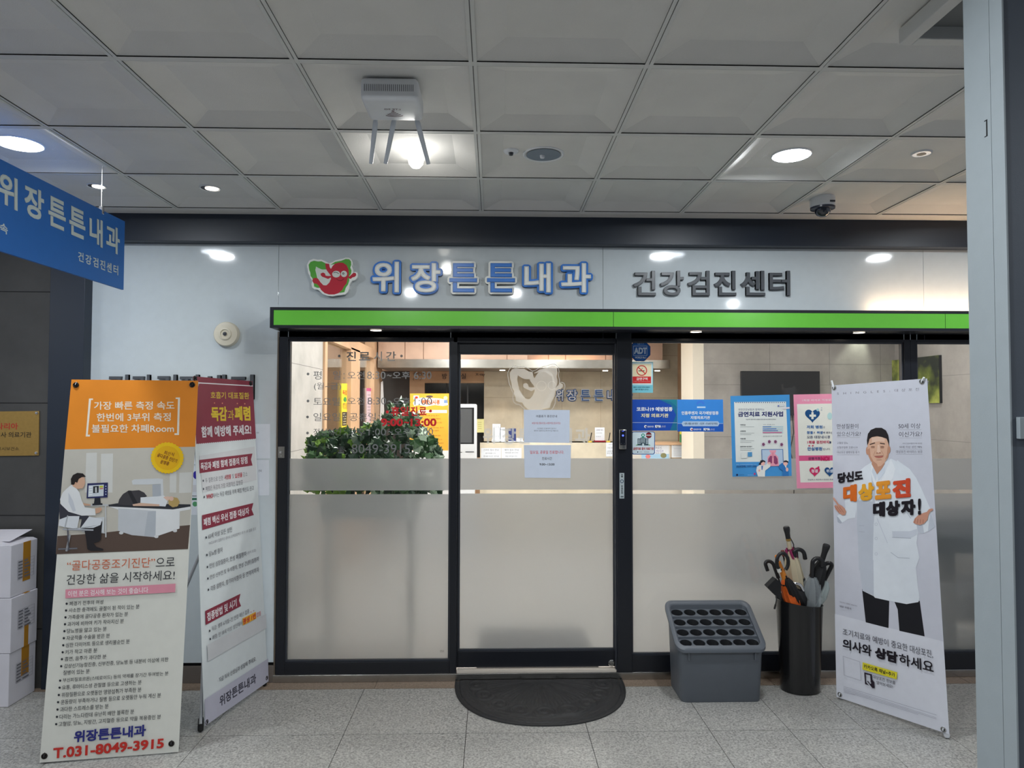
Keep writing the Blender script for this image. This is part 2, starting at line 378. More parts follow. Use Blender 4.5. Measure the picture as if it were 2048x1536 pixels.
# ================================================================== SHOPFRONT
# canopy with the green band
yc = YP-.21; p = at(540, 616, yc); XC0 = p.x; ZC1 = at(1230, 618, yc).z; ZC0 = at(1230, 659, yc).z; XC1 = 5.2
can = thing('canopy', ((XC0+XC1)/2, (yc+YP)/2, ZC0), 'black boxed canopy with a bright green band over the glass shopfront', 'canopy')
m = MB(); m.box((XC0, yc+.004, ZC0), (XC1, YP, ZC1), black_al, .002); bw = .017
m.box((XC0, yc, ZC1-bw), (XC1, yc+.01, ZC1), black_al); m.box((XC0, yc, ZC0), (XC1, yc+.01, ZC0+bw), black_al); m.box((XC0, yc, ZC0+bw), (XC0+.02, yc+.01, ZC1-bw), black_al)
m.build('housing', can)
grn = M('green_acrylic', (104, 190, 66), .22)
m = MB(); gx = [XC0+.02, at(1227, 640, yc).x, at(1891, 640, yc).x, XC1]
for i in range(3): m.box((gx[i]+.0015, yc+.002, ZC0+bw), (gx[i+1]-.0015, yc+.01, ZC1-bw), grn)
m.build('green_band', can, label='bright green acrylic band')
lampm = M('lamp_white', (255, 246, 232), .5, em=30)
bulbm = M('bulb_white', (255, 250, 240), .5, em=6)
lampc = M('lamp_cool', (238, 246, 255), .5, em=26)
lampd = M('lamp_dim', (255, 244, 225), .5, em=6)
for k, (u, lab) in enumerate(((752, 'small round downlight under the canopy above the left window'), (1392, 'small round downlight under the canopy right of the door post'), (1718, 'small round downlight under the canopy above the pink poster'))):
    x = at(u, 662, YP-.12).x
    t = thing('canopy_downlight', (x, YP-.12, ZC0-.004), lab, 'downlight', 'downlights under the canopy')
    m = MB(); m.lathe((x, YP-.12, ZC0-.004), [(.04, .003), (.043, 0), (.035, -.0005)], chrome, cap=False); m.build('trim_ring', t, True)
    m = MB(); m.lathe((x, YP-.12, ZC0-.003), [(.034, 0), (.034, .001)], lampd); m.build('lens', t)
    spot('canopy_light', (x, YP-.12, ZC0-.01), 3.5, WARM, 2.3, .8)
# led strip lying on the canopy, out of which the warm glow comes
xs0 = at(1745, 618, YP-.05).x
led = thing('led_strip', ((xs0+4.2)/2, YP-.06, ZC1), 'warm light strip lying on the canopy top at the right end', 'light strip')
m = MB(); m.box((xs0, YP-.075, ZC1), (4.2, YP-.045, ZC1+.008), white); m.build('channel', led)
m = MB(); m.box((xs0, YP-.072, ZC1+.008), (4.2, YP-.048, ZC1+.014), M('warm_led', (255, 214, 170), .5, em=30)); m.build('diffuser', led)
# frame: left bay, door bay, right bays
ZT = at(1000, 681, YP).z
zt = ZC0
glass = glass_mat()
X = lambda u, v=1000: at(u, v, YP).x
XL0, XL1 = -1.318, -1.262        # left jamb
XG1 = at(900, 1000, YP).x; XM = at(915, 1000, YP).x
XD1 = at(1232, 1000, YP).x; XP1 = at(1263, 1000, YP).x
XR1 = at(1813, 1000, YP).x; XR2 = at(1839, 1000, YP).x; XR3 = 4.9
Zb = at(1000, 1352, YP).z; ZG0 = at(750, 1324, YP).z; ZGr = at(1500, 1309, YP).z
ZS = .012
def frame(name, x0, x1, z0, z1, w, wb, wt, y0=YP, y1=YP+.06, parent=None):
    m = MB()
    m.box((x0-w[0], y0, z0-wb), (x0, y1, z1+wt), black_al, .002); m.box((x1, y0, z0-wb), (x1+w[1], y1, z1+wt), black_al, .002)
    m.box((x0, y0, z0-wb), (x1, y1, z0), black_al, .002); m.box((x0, y0, z1), (x1, y1, z1+wt), black_al, .002)
    b = .01
    for a, c_ in (((x0, z0), (x0+b, z1)), ((x1-b, z0), (x1, z1)), ((x0+b, z0), (x1-b, z0+b)), ((x0+b, z1-b), (x1-b, z1))): m.box((a[0], y0+.012, a[1]), (c_[0], y0+.03, c_[1]), M('dark_bead', (58, 62, 70), .4))
    return m.build(name, parent, fixn=True)
film = frost_mat('frosted_film', (200, 201, 203), .55, .55)
decf = frost_mat('white_decal_film', (238, 236, 232), .6, .35, .58)
ZF1 = at(1100, 917.5, YP+.02).z; ZF2 = at(1100, 981, YP+.02).z; ZF3 = at(1100, 988.5, YP+.02).z
YG = YP+.026
def pane(x0, x1, z0, z1, parent):
    m = MB(); m.box((x0, YG, z0), (x1, YG+.008, z1), glass); m.build('pane', parent)
    m = MB()
    m.box((x0, YG+.0085, ZF2), (x1, YG+.0090, ZF1), film); m.box((x0, YG+.0085, z0), (x1, YG+.0090, ZF3), film)
    m.build('frosted_film', parent, label='frosted privacy film')
def window(name, x0, x1, z0, w, wb):
    o = bpy.data.objects.new(name, None); COL.objects.link(o); o.location = ((x0+x1)/2, YP, 0); ORG[o.name] = o.location.copy(); o['kind'] = 'structure'
    frame('window_frame', x0, x1, z0, ZT, w, wb, zt-ZT+.02, parent=o); pane(x0, x1, z0, ZT, o); return o
w1 = window('window_1', XL1, XG1, ZG0, (XL1-XL0, XM-XG1-.004), ZG0-.045)
w2 = window('window_2', XP1, XR1, ZGr, (.0, (XR2-XR1)/2), ZGr-.045)
w3 = window('window_3', XR2, XR3, ZGr, ((XR2-XR1)/2, .06), ZGr-.045)
# door, set a little behind
YD = YP+.035
dr = bpy.data.objects.new('door_1', None); COL.objects.link(dr); dr.location = ((XM+XD1)/2, YD, 0); ORG['door_1'] = dr.location.copy(); dr['kind'] = 'structure'
dz0 = at(1070, 1302, YD).z; dz1 = at(1070, 706, YD).z; dzb = at(1070, 1334, YD).z
frame('door_frame', XM+.004, XD1, dz0, dz1, (.03, .03), dz0-dzb, .07, YD, YD+.04, dr)
_yg = YG; YG = YD+.018; pane(XM+.004, XD1, dz0, dz1, dr); YGD = YG; YG = _yg
m = MB(); pk = at(1223, 1326, YD); m.lathe((pk.x, YD, pk.z), [(.021, 0), (.021, .006), (.016, .009), (.008, .009), (.008, .004)], silver, axis='Y'); m.build('lock', dr, True, label='round metal floor lock')
m = MB()
m.box((XM, YD-.004, dz1+.07), (XP1, YP+.06, ZC0+.02), black_al); m.box((XM-.03, YP+.0, dz1+.06), (XD1+.005, YP+.03, ZC0+.02), black_al, .003)
m.build('trim_4', **ST)
m = MB(); m.box((XD1+.005, YP-.012, .045), (XP1, YP+.062, zt+.02), black_al, .003); m.build('trim_5', **ST)
m = MB(); m.box((XD1-.004, YP+.008, .045), (XD1+.006, YP+.05, dz1+.06), M('dark_bead'), .001); m.build('trim_6', **ST)
m = MB(); m.box((XJW-.002, YP-.004, 0), (XL0, YP+.05, zt), M('bronze_edge', (128, 118, 106), .35, .7)); m.build('trim_7', **ST)
m = MB(); m.box((XL0-.012, YP-.012, 0), (XR3+.06, YP+.07, .046), silver, .003); m.build('trim_8', **ST)
m = MB(); m.box((XM, YP+.002, .046), (XD1, YP+.05, at(1070, 1336, YD).z-.003), M('cream_track', (208, 200, 190), .35)); m.build('trim_9', **ST)
# bracket lock on the left jamb
pa = at(556, 893, YP-.006); pb = at(569, 916, YP-.006)
t = thing('hinge_plate', ((pa.x+pb.x)/2, YP, pb.z), 'small silver plate screwed to the left jamb of the shopfront', 'plate')
m = MB(); m.box((pa.x, YP-.006, pb.z), (pb.x, YP, pa.z), silver, .0015); m.build('plate', t)
m = MB(); m.lathe((pa.x+.017, YP-.006, (pa.z+pb.z)/2), [(.008, 0), (.007, .003), (.004, .004)], chrome, axis='Y', n=14); m.lathe((pa.x+.02, YP-.006, pb.z+.012), [(.004, 0), (.003, .002)], chrome, axis='Y', n=10); m.build('screw', t)

# ================================================================== CLINIC INTERIOR
XI0, XI1, YI = -1.52, 4.67, 9.9
m = MB(); m.box((-3.4, YP+.07, -.05), (5, 10.6, 0), M('clinic_floor', (204, 201, 197), .25, nz=.02, ns=3)); m.build('floor.001', **ST)
m = MB(); m.box((-3.4, YP+.3, 2.75), (5, 10.6, 2.8), M('clinic_ceiling', (225, 222, 216), .8)); m.build('ceiling.001', **ST)
m = MB(); m.box((-3.4, YP+.06, ZC0), (5, YP+.3, 2.8), M('clinic_ceiling')); m.build('wall_bulkhead', **ST)
y1 = atx(645, 800, XI0).y
m = MB(); m.box((XI0-.12, YP+.07, 0), (XI0, y1, 2.75), concl)
for z in (2.0, 1.33, .66): m.box((XI0-.001, YP+.07, z-.002), (XI0+.0006, y1, z+.002), M('joint', (120, 118, 116), .8))
m.build('wall_clinic_left', **ST)
m = MB(); m.box((XI1, YP+.07, 0), (XI1+.1, 10.5, 2.75), conc)
for z in (2.0, 1.33, .66): m.box((XI1-.0006, YP+.07, z-.002), (XI1+.001, 10.5, z+.002), M('joint'))
m.build('wall_clinic_right', **ST)
m = MB(); m.box((-3.4, YP+.4, 0), (-3.3, 10.5, 2.75), M('side_room_white', (232, 230, 226), .6)); m.box((-3.4, 10.3, 0), (XI0-.1, 10.4, 2.75), M('side_room_white')); m.build('wall_side_room', **ST)
# glazed wooden partition at the left
def U2Y(u): return atx(u, 800, XI0).y
t = thing('glazed_partition', (XI0-.05, 8, 0), 'glass partition in a pale beech frame running back along the left', 'partition')
yA, yB, yC, yD, yE = y1, U2Y(650), U2Y(698), U2Y(716), U2Y(745)
yF = YI-.0
m = MB(); m.box((XI0-.1, yA, 0), (XI0+.02, yB, 2.75), wood, .003); m.build('post', t)
m = MB(); m.box((XI0-.1, yC, 0), (XI0+.02, yD, 2.3), wood, .003); m.build('post', t)
m = MB(); m.box((XI0-.1, yE, 0), (XI0+.02, U2Y(761), 2.75), wood, .003); m.build('post', t)
m = MB(); zh = atx(760, 705, XI0).z; m.box((XI0-.1, yB, zh-.12), (XI0+.02, yE, zh+.0), wood, .003); m.build('header', t)
m = MB(); m.box((XI0-.04, yB, .0), (XI0-.03, yC, zh-.12), glass); m.build('pane', t)
m = MB(); m.box((XI0-.04, yD, .0), (XI0-.03, yE, zh-.12), glass); m.build('pane', t)
# back wall in wood, with doorway, dark windows and stone
def bx2(u0, v0, u1, v1, Y, d=.02):
    a, b = at(u0, v0, Y), at(u1, v1, Y); return (min(a.x, b.x), Y, min(a.z, b.z)), (max(a.x, b.x), Y+d, max(a.z, b.z))
m = MB(); a, b = bx2(700, 680, 968, 768, YI); xa = a[0]-1.2; xs_ = at(968, 800, YI).x
zd = at(800, 742, YI).z; xd0, xd1 = at(700, 800, YI).x, at(819, 800, YI).x; xw0 = at(849, 800, YI).x; zw1 = at(900, 766, YI).z
m.box((xd0-1.1, YI, zd), (xs_, YI+.1, 2.75), wood); m.box((xd1, YI, 0), (xw0, YI+.1, zd), wood); m.box((xd0-1.1, YI, 0), (xd0, YI+.1, zd), wood)
m.box((xw0, YI, zw1), (xs_, YI+.1, zd), wood); m.box((xw0, YI, 0), (xs_, YI+.1, .95), wood)
for u in (853, 945): x = at(u, 738, YI).x; m.box((x-.004, YI-.001, zd-.0), (x+.004, YI+.01, 2.25), M('wood_gap', (120, 84, 60), .6))
m.box((xd0, YI-.001, zd-.003), (xs_, YI+.01, zd+.004), M('wood_gap'))
m.box((xd0-1, YI+.09, 0), (xd1, YI+.12, zd), M('dark_door', (62, 56, 54), .5)); m.box((xw0, YI+.06, .9), (xs_, YI+.08, zw1+.01), M('dark_glass', (22, 22, 26), .12))
x = at(893, 800, YI).x; m.box((x-.01, YI+.04, .95), (x+.01, YI+.07, zw1), black)
x = at(935, 800, YI).x; m.box((x-.01, YI+.04, .95), (x+.01, YI+.07, zw1), M('dark_bead'))
m.build('wall_reception_wood', **ST)
xr1 = at(1355, 800, YI).x; xr2 = at(1386, 800, YI).x
m = MB(); m.box((xs_, YI-.02, 0), (xr1, YI+.1, 2.75), trav)
for z in (.6, 1.2, 1.8, 2.4): m.box((xs_, YI-.0205, z-.002), (xr1, YI, z+.002), M('stone_joint', (176, 158, 130), .7))
for i in range(1, 5): x = xs_+(xr1-xs_)*i/5; m.box((x-.002, YI-.0205, 0), (x+.002, YI, 2.75), M('stone_joint'))
m.build('wall_reception_stone', **ST)
m = MB(); m.box((xr1, YI-.01, 0), (5, YI+.1, 2.75), wood); m.build('wall_reception_side', **ST)
# wood lettering on the back wall
g7 = (84, 74, 72)
pr = Print((0, YI-.021, 1), (0, -1, 0)); pr.tb('골밀도실', 826, 744, 862, 751, g7, .01); pr.tb('(←)', 826, 756, 842, 761, g7)
pr.build('room_lettering', fixn=False, org=(-1, YI-.02, 2.1), **tags('small grey bone density room name with an arrow below it on the beech wall', 'lettering', 'room names on the beech wall'))
pr = Print((0, YI-.021, 1), (0, -1, 0)); pr.tb('X-ray', 951, 746, 970, 753, g7, .01)
pr.build('room_lettering', fixn=False, org=(-.2, YI-.02, 2.1), **tags('small grey X-ray lettering at the right end of the beech wall', 'lettering', 'room names on the beech wall'))
pr = Print((0, YI-.021, 1), (0, -1, 0)); pr.L = 0
for ch, a, b, c_, d in (('방', 884, 747, 894, 758), ('사', 898, 747, 907, 758), ('선', 910, 747, 919, 758), ('실', 922, 747, 932, 758)): pr.tb(ch, a, b, c_, d, g7, .02)
pr.build('room_lettering', fixn=False, org=(-.6, YI-.02, 2.1), **tags('larger spaced grey radiography room name on the beech wall', 'lettering', 'room names on the beech wall'))
# stainless soffit with light shelf
YSO = 9.0; zs0, zs1 = at(900, 735.5, YSO).z, at(900, 718.5, YSO).z; xso0, xso1 = XI0+.04, at(1340, 720, YSO).x
t = thing('steel_soffit', ((xso0+xso1)/2, YSO, zs0), 'long brushed steel soffit band above the reception desk', 'soffit')
m = MB(); m.box((xso0, YSO, zs0), (xso1, YSO+.006, zs1), silver, .001); m.build('fascia', t)
m = MB(); m.box((xso0, YSO+.006, zs0), (xso1, YI-.03, zs0+.02), M('soffit_underside', (150, 140, 128), .6)); m.build('underside', t)
m = MB(); m.box((xso0, YSO+.03, zs0+.02), (at(1055, 720, YSO).x, YSO+.05, 2.74), woodp); m.box((at(1055, 720, YSO).x, YSO+.4, zs0+.02), (xso1, YSO+.42, 2.74), woodp)
for u in (810, 847, 905, 1014, 1097, 1131, 1211, 1290):
    yy = YSO+.03 if u < 1055 else YSO+.4; x = at(u, 700, yy).x; m.box((x-.004, yy-.002, zs0+.02), (x+.004, yy+.002, 2.74), M('wood_gap'))
m.build('upper_panels', t, label='pale wood panels above the steel band')
m = MB(); m.box((at(1075, 718, YSO).x, YSO+.3, zs0+.02), (at(1200, 718, YSO).x, YSO+.33, zs0+.05), M('warm_led2', (255, 205, 160), .5, em=18)); m.build('light_tube', t)
for u, lab in ((1005, 'tiny warm spotlight under the steel soffit near the frosted mascot'), (1213, 'tiny warm spotlight under the steel soffit beside the door post'), (1318, 'tiny yellow spotlight under the steel soffit at its right end')):
    x = at(u, 735, YSO+.45).x
    m = MB(); m.lathe((x, YSO+.55, zs0-.006), [(.035, .006), (.035, 0), (.02, -.001)], lampm, n=16); m.build('soffit_spotlight', True and None, **tags(lab, 'spotlight', 'spotlights under the soffit'))
    spot('soffit_light', (x, YSO+.55, zs0-.02), 10, (1, .74, .5), 1.5, .9)
# right-hand concrete wall, white end post, screen, picture
YR = 8.0; xrr = at(1408, 800, YR).x; xll = at(1386, 800, YR).x
m = MB(); m.box((xrr-.0, YR, 0), (XI1, YR+.5, 2.75), conc)
for z in (2.17, 1.93, 1.33, .66): m.box((xrr, YR-.0008, z-.002), (XI1, YR+.01, z+.002), M('joint'))
for k, x in enumerate((3.2, 3.9, 4.5)): m.box((x-.002, YR-.0008, 1.93), (x+.002, YR+.01, 2.75), M('joint'))
m.build('wall_concrete', **ST)
m = MB(); m.box((xll, YR+.0, 0), (xrr, YR+.5, 2.75), M('lit_white_post', (236, 228, 214), .5)); m.build('trim_10', **ST)
a, b = at(1482, 742, YR-.06), at(1640, 831, YR-.06)
t = thing('wall_screen', ((a.x+b.x)/2, YR-.06, b.z), 'switched-off dark television on the grey concrete wall behind the blue poster', 'television')
m = MB(); m.box((a.x, YR-.07, b.z), (b.x, YR-.03, a.z), M('screen_black', (44, 46, 50), .25), .004); m.build('screen', t)
m = MB(); m.box((a.x+.2, YR-.03, b.z+.1), (b.x-.2, YR, a.z-.1), black); m.build('bracket', t)
m = MB(); q = at(1585, 831, YR-.05); m.tube([q, q+Vector((.02, .02, -.2)), q+Vector((-.02, .03, -.4)), q+Vector((.03, .03, -.6)), q+Vector((.02, .04, -1.0))], .005, black, 6); m.build('cable', t, True)
yp0 = atx(1885, 800, XI1).y; yp1 = atx(1842, 800, XI1).y; zz0, zz1 = atx(1884, 806, XI1).z, atx(1876, 711, XI1).z
t = thing('landscape_picture', (XI1-.03, (yp0+yp1)/2, zz0), 'green and yellow landscape canvas on the right clinic wall', 'picture')
pm = M('landscape_paint', (90, 110, 40), .5); nt = pm.node_tree; bb = nt.nodes['Principled BSDF']; tcn = nt.nodes['Texture Coordinate']
nn = nt.nodes.new('ShaderNodeTexNoise'); nn.inputs['Scale'].default_value = 3.2; nn.inputs['Detail'].default_value = 6; nt.links.new(tcn.outputs['Object'], nn.inputs['Vector'])
cr = nt.nodes.new('ShaderNodeValToRGB'); cr.color_ramp.elements[0].position = .38; cr.color_ramp.elements[0].color = (*lin((28, 34, 22)), 1); cr.color_ramp.elements[1].position = .68; cr.color_ramp.elements[1].color = (*lin((190, 198, 96)), 1)
e = cr.color_ramp.elements.new(.5); e.color = (*lin((96, 108, 40)), 1); nt.links.new(nn.outputs['Fac'], cr.inputs['Fac']); nt.links.new(cr.outputs['Color'], bb.inputs['Base Color'])
m = MB(); m.box((XI1-.035, yp0, zz0), (XI1-.03, yp0+1.1, zz1), pm); m.build('canvas', t)
m = MB(); m.box((XI1-.03, yp0, zz0), (XI1, yp0+1.1, zz1), black); m.build('stretcher', t)
spot('picture_light', (XI1-.35, yp0+.75, 2.7), 26, (.95, 1, .8), 1.0, .6, (0, math.radians(14), 0))
# reception desk
YDk = 8.6; zk = at(1100, 885, YDk).z; k0, k1, k2 = at(960, 900, YDk).x, at(1262, 900, YDk).x, at(1478, 900, YDk).x
t = thing('reception_desk', ((k0+k2)/2, YDk+.3, 0), 'long stone-faced reception desk behind the glass door', 'desk')
m = MB(); m.box((k0, YDk, 0), (k1, YDk+.12, zk), trav, .003); m.box((k0, YDk+.12, 0), (k0+.1, YI-.4, zk-.15), trav); m.build('stone_front', t)
m = MB(); m.box((k1, YDk, 0), (k2, YDk+.12, zk-.03), M('desk_white', (214, 208, 200), .5), .003); m.build('white_front', t)
m = MB(); m.box((k1, YDk-.02, zk-.03), (k2+.02, YDk+.3, zk), wood, .003); m.box((k0, YDk-.0, zk-.0), (k1, YDk+.3, zk+.0), wood); m.build('counter_top', t)
# notices and things at the desk
def sheetY(name, box, Y, m_, label, cat, group=None, lines=(), extra=None, th=.001):
    pr = Print((0, Y, 1), (0, -1, 0)); x0, y0, x1, y1 = box; pr.sheet([(x0, y0), (x1, y0), (x1, y1), (x0, y1)], m_, th)
    for l in lines: pr.tb(*l[:6], *(l[6:] or ()))
    if extra: extra(pr)
    return pr.build(name, fixn=False, org=((pr.V[0]+pr.V[2])/2), **tags(label, cat, group))
dk = (70, 72, 84)
sheetY('notice', (962, 896, 1002, 930), YDk-.002, paper, 'white notice taped to the stone desk front, left one of the pair', 'notice', 'notices on the reception desk', [('스마트 접수 안내', 967, 898, 997, 902, dk), ('문의바랍니다', 971, 905, 991, 908, dk), ('진료시간 안내', 967, 911, 997, 914, dk)])
sheetY('notice', (1003, 896, 1043, 930), YDk-.002, paper, 'white notice taped to the stone desk front beside the taped door sheets', 'notice', 'notices on the reception desk', [('예약 접수 안내', 1009, 898, 1037, 902, dk), ('예방접종 문의 안내', 1010, 904, 1036, 907, dk), ('평일 오전 접수 안내', 1011, 911, 1034, 914, dk)])
sheetY('notice', (1212, 885, 1250, 913), YDk-.004, paper, 'white notice on the stone desk front next to the door post', 'notice', 'notices on the reception desk', [('보호자 안내', 1217, 888, 1226, 890, dk), ('진료 접수', 1215, 894, 1228, 897, dk), ('신분증 확인', 1214, 901, 1228, 904, dk), ('본인 확인', 1214, 905, 1228, 908, dk)])
def cartoon(pr):
    pr.rect(1283, 908, 1338, 917, (168, 205, 235)); pr.ell(1327, 911, 6, 5, (140, 138, 100)); pr.ell(1296, 913, 5, 4, (225, 130, 130))
sheetY('notice', (1285, 886, 1338, 920), YDk-.002, paper, 'cartoon vaccination notice partly behind the hospital sticker', 'notice', 'notices on the reception desk', [('어르신,', 1311, 893, 1324, 899, (60, 60, 120)), ('예방접종', 1312, 900, 1327, 904, (90, 70, 170)), ('하셨나요?', 1311, 904.5, 1325, 908, (60, 60, 120))], cartoon)
wf = M('thin_wood_frame', (178, 156, 128), .5)
def fr2(pr):
    for r in ((1341, 886, 1384, 888.5), (1341, 915, 1384, 918), (1341, 886, 1343, 918), (1382, 886, 1384, 918)): pr.rect(*r, wf, False)
    for i in range(8): pr.line((1347, 894+i*2.5), (1378-3*(i % 3), 894+i*2.5), .6, (150, 150, 158))
sheetY('framed_notice', (1341, 886, 1384, 918), YDk-.002, paper, 'notice in a thin wooden frame on the desk front', 'notice', 'notices on the reception desk', [('환자 권리장전과 의무 안내', 1346, 889.5, 1379, 891.8, dk)], fr2)
def ln3(pr):
    for i in range(9): pr.line((1389, 893+i*2.7), (1408-4*(i % 2), 893+i*2.7), .6, (150, 150, 165))
sheetY('notice', (1385, 886, 1412, 920), YDk-.002, paper, 'narrow typed notice right of the framed one', 'notice', 'notices on the reception desk', [('비급여 안내', 1393, 889, 1407, 891, dk)], ln3)
def pur(pr):
    pr.rect(1414, 887, 1444, 902, (74, 66, 140)); pr.tb('수검자가', 1416, 890, 1431, 894, (225, 225, 240)); pr.tb('알아야 할 사항', 1416, 896, 1442, 900, (225, 225, 240), .02)
    for i in range(5): pr.line((1419, 906+i*2.6), (1450, 906+i*2.6), .6, (150, 150, 165))
sheetY('notice', (1413, 886, 1456, 920), YDk-.002, paper, 'white notice with a purple heading on the desk front', 'notice', 'notices on the reception desk', extra=pur)
def sheetlines(pr):
    for j in range(3):
        for i in range(7): pr.line((1447+j*7, 852+i*4), (1452+j*7, 852+i*4), .6, (160, 160, 165))
sheetY('posted_table', (1440, 842, 1474, 881), 9.3, paper, 'pale printed table standing behind the desk beside the blue poster', 'notice', extra=sheetlines, th=.01)
t = thing('computer_monitor', (at(1465, 900, 8.5).x, 8.5, zk-.3), 'back edge of a dark monitor at the right end of the desk', 'monitor')
a, b = at(1456, 871, 8.5), at(1480, 918, 8.5)
m = MB(); m.box((a.x, 8.5, b.z-.3), (b.x+.1, 8.54, a.z), black, .006); m.build('housing', t)
for v in (892, 908): q = at(1463, v, 8.5); m = MB(); m.lathe((q.x, 8.5, q.z), [(.008, 0), (.008, .003)], white, axis='Y', n=10); m.build('status_light', t)
def stander(name, box, label, cat, col=None, base=None, lines=(), Y=8.7, group=None):
    x0, y0, x1, y1 = box; a, b = at(x0, y0, Y), at(x1, y1, Y)
    t = thing(name, ((a.x+b.x)/2, Y, zk), label, cat, group)
    pr = Print((0, Y, 1), (0, -1, 0)); pr.sheet([(x0, y0), (x1, y0), (x1, y1), (x0, y1)], col or paper, .006)
    for l in lines: pr.tb(*l)
    pr.build('card', t, fixn=False)
    m = MB(); m.box((a.x-.01, Y-.03, zk), (b.x+.01, Y+.05, max(zk+.012, b.z)), base or white, .003); m.build('base', t); return t
stander('desk_sign', (1190, 855, 1209, 881), 'upright white desk sign with a red foot near the door post', 'sign', base=ink((150, 30, 45)), lines=[('신분증 제시', 1192, 858, 1206, 862, (80, 60, 90)), ('꼭 보여주세요', 1192, 865, 1204, 867, dk), ('감사합니다', 1192, 872, 1202, 874, dk)])
stander('desk_sign', (1000, 855, 1010, 883), 'small white card sign beside the blue brochure box on the desk', 'sign', lines=[('예약안내', 1001, 858, 1009, 861, dk)])
stander('brochure_box', (1017, 857, 1032, 884), 'dark blue brochure holder on the stone desk', 'brochure holder', col=M('brochure_blue', (50, 62, 120), .4))
stander('desk_telephone', (985, 848, 1001, 879), 'white upright telephone stand with small buttons on the desk', 'telephone', lines=[('∷∷', 988, 851, 998, 876, (190, 190, 195))])
stander('leaflet_stand', (1384, 868, 1408, 883), 'white leaflet stand with a pink heading on the right desk end', 'leaflet stand', lines=[('건강검진', 1386, 875, 1405, 880, (190, 70, 130))])
stander('leaflet_stand', (1409, 862, 1420, 883), 'tall narrow leaflet stand at the right of the pink one', 'leaflet stand', lines=[('안내', 1412, 866, 1417, 870, (200, 90, 80))])
stander('document_pile', (1365, 863, 1383, 883), 'pale papers standing behind the yellow glue bottle', 'papers')
stander('white_carton', (1033, 876, 1046, 884), 'low white carton on the desk beside the taped door sheets', 'carton', col=white)
q = at(1362, 880, 8.68)
t = thing('glue_stick', (q.x, 8.68, zk), 'yellow-green glue stick standing on the right desk end', 'glue stick'); m = MB(); m.lathe((q.x, 8.68, zk), [(.018, 0), (.018, .1)], ink((70, 140, 90)), n=14); m.build('body', t, True); m = MB(); m.lathe((q.x, 8.68, zk+.1), [(.014, 0), (.014, .035), (.006, .05)], ink((225, 215, 60)), n=14); m.build('cap', t, True)
for u, lab in ((1180, 'black pen on a curly stand between the card and the frosted letter'), (1217, 'black pen on a yellow stand right of the red-footed sign'), (1371, 'black pen on a round stand on the right desk end')):
    q = at(u, 883, 8.65); t = thing('pen_stand', (q.x, 8.65, zk), lab, 'pen stand', 'pen stands on the desk')
    m = MB(); m.lathe((q.x, 8.65, zk), [(.03, 0), (.028, .012), (.008, .02)], ink((215, 180, 70)), n=16); m.build('base', t, True)
    m = MB(); m.tube([(q.x, 8.65, zk+.015), (q.x+.01, 8.65, zk+.06), (q.x+.02, 8.65, zk+.12)], .006, black, 8); m.build('pen', t, True)
# letters and mascot over the desk
zi = (797, 822)
for ch, u0, u1, inv in (('위', 1112, 1127, 0), ('장', 1133, 1156, 0), ('튼', 1160, 1182, 1), ('튼', 1187, 1209, 1), ('내', 1214, 1232, 0), ('과', 1246, 1266, 0)):
    bk, fc = (white, ink((52, 110, 190))) if inv else (ink((52, 110, 190)), white)
    a, b = at(u0, 778, YI-.06), at(u1, 803, YI-.06); pos = ((a.x+b.x)/2, YI-.06, b.z)
    side = {'위': 'first', '장': 'second', '내': 'fifth', '과': 'last'}.get(ch, 'third' if u0 < 1170 else 'fourth')
    t = thing('sign_letter', pos, f'{side} syllable {ch} of the blue and white clinic name on the travertine wall', 'sign letter', 'clinic name letters over the reception')
    for nm, mt, bold, dy, th in (('backing', bk, .075, .0, .02), ('face', fc, .012 if not inv else -.0, -.012, .02)):
        V, F, x0, x1, y0, y1_ = glyphs(ch, bold, .5)
        _, _, X0, X1, Y0, Y1 = glyphs(ch, .075, .5); s = (b.x-a.x)/(X1-X0); sz = (a.z-b.z)/(Y1-Y0)
        mm = MB(); mm.add([(a.x+(x-X0)*s, YI-.03+dy-(z)*th, b.z+(y-Y0)*sz) for x, y, z in V], F, mt); mm.build(nm, t)
# kiosk
YK = 8.2; a, b = at(897, 808, YK), at(953.5, 930, YK)
t = thing('check_in_kiosk', ((a.x+b.x)/2, YK, 0), 'white self check-in kiosk with a dark upright screen', 'kiosk')
m = MB(); m.box((a.x, YK, .9), (b.x, YK+.1, a.z), white, .02, 3); m.box((a.x+.02, YK+.01, .05), (b.x-.02, YK+.09, .95), white, .02); m.build('body', t, True)
p1, p2 = at(900, 815, YK), at(948, 888, YK); m = MB(); m.box((a.x+.02, YK-.003, p2.z), (p2.x, YK+.01, p1.z), black, .002); m.build('bezel', t)
m = MB(); m.box((a.x+.03, YK-.005, p2.z+.015), (p2.x-.025, YK, p1.z-.015), M('kiosk_screen', (92, 94, 98), .3)); m.build('screen', t)
m = MB(); q1 = at(912, 904, YK); m.box((q1.x, YK-.004, q1.z-.006), (q1.x+.07, YK, q1.z), black); q1 = at(931, 903, YK); m.box((q1.x, YK-.006, q1.z-.008), (q1.x+.1, YK, q1.z), M('dark_bead')); m.build('slot', t)
m = MB(); m.box((a.x-.05, YK-.15, 0), (b.x+.05, YK+.25, .05), white, .01); m.build('base', t)
sheetY('yellow_notice', (954, 838, 968, 865), YI-.034, ink((240, 236, 170)), 'pale yellow notice behind the right edge of the kiosk', 'notice', th=.01, extra=lambda p: [p.line((956, 845+i*4), (963, 845+i*4), .7, (170, 160, 90)) for i in range(4)])
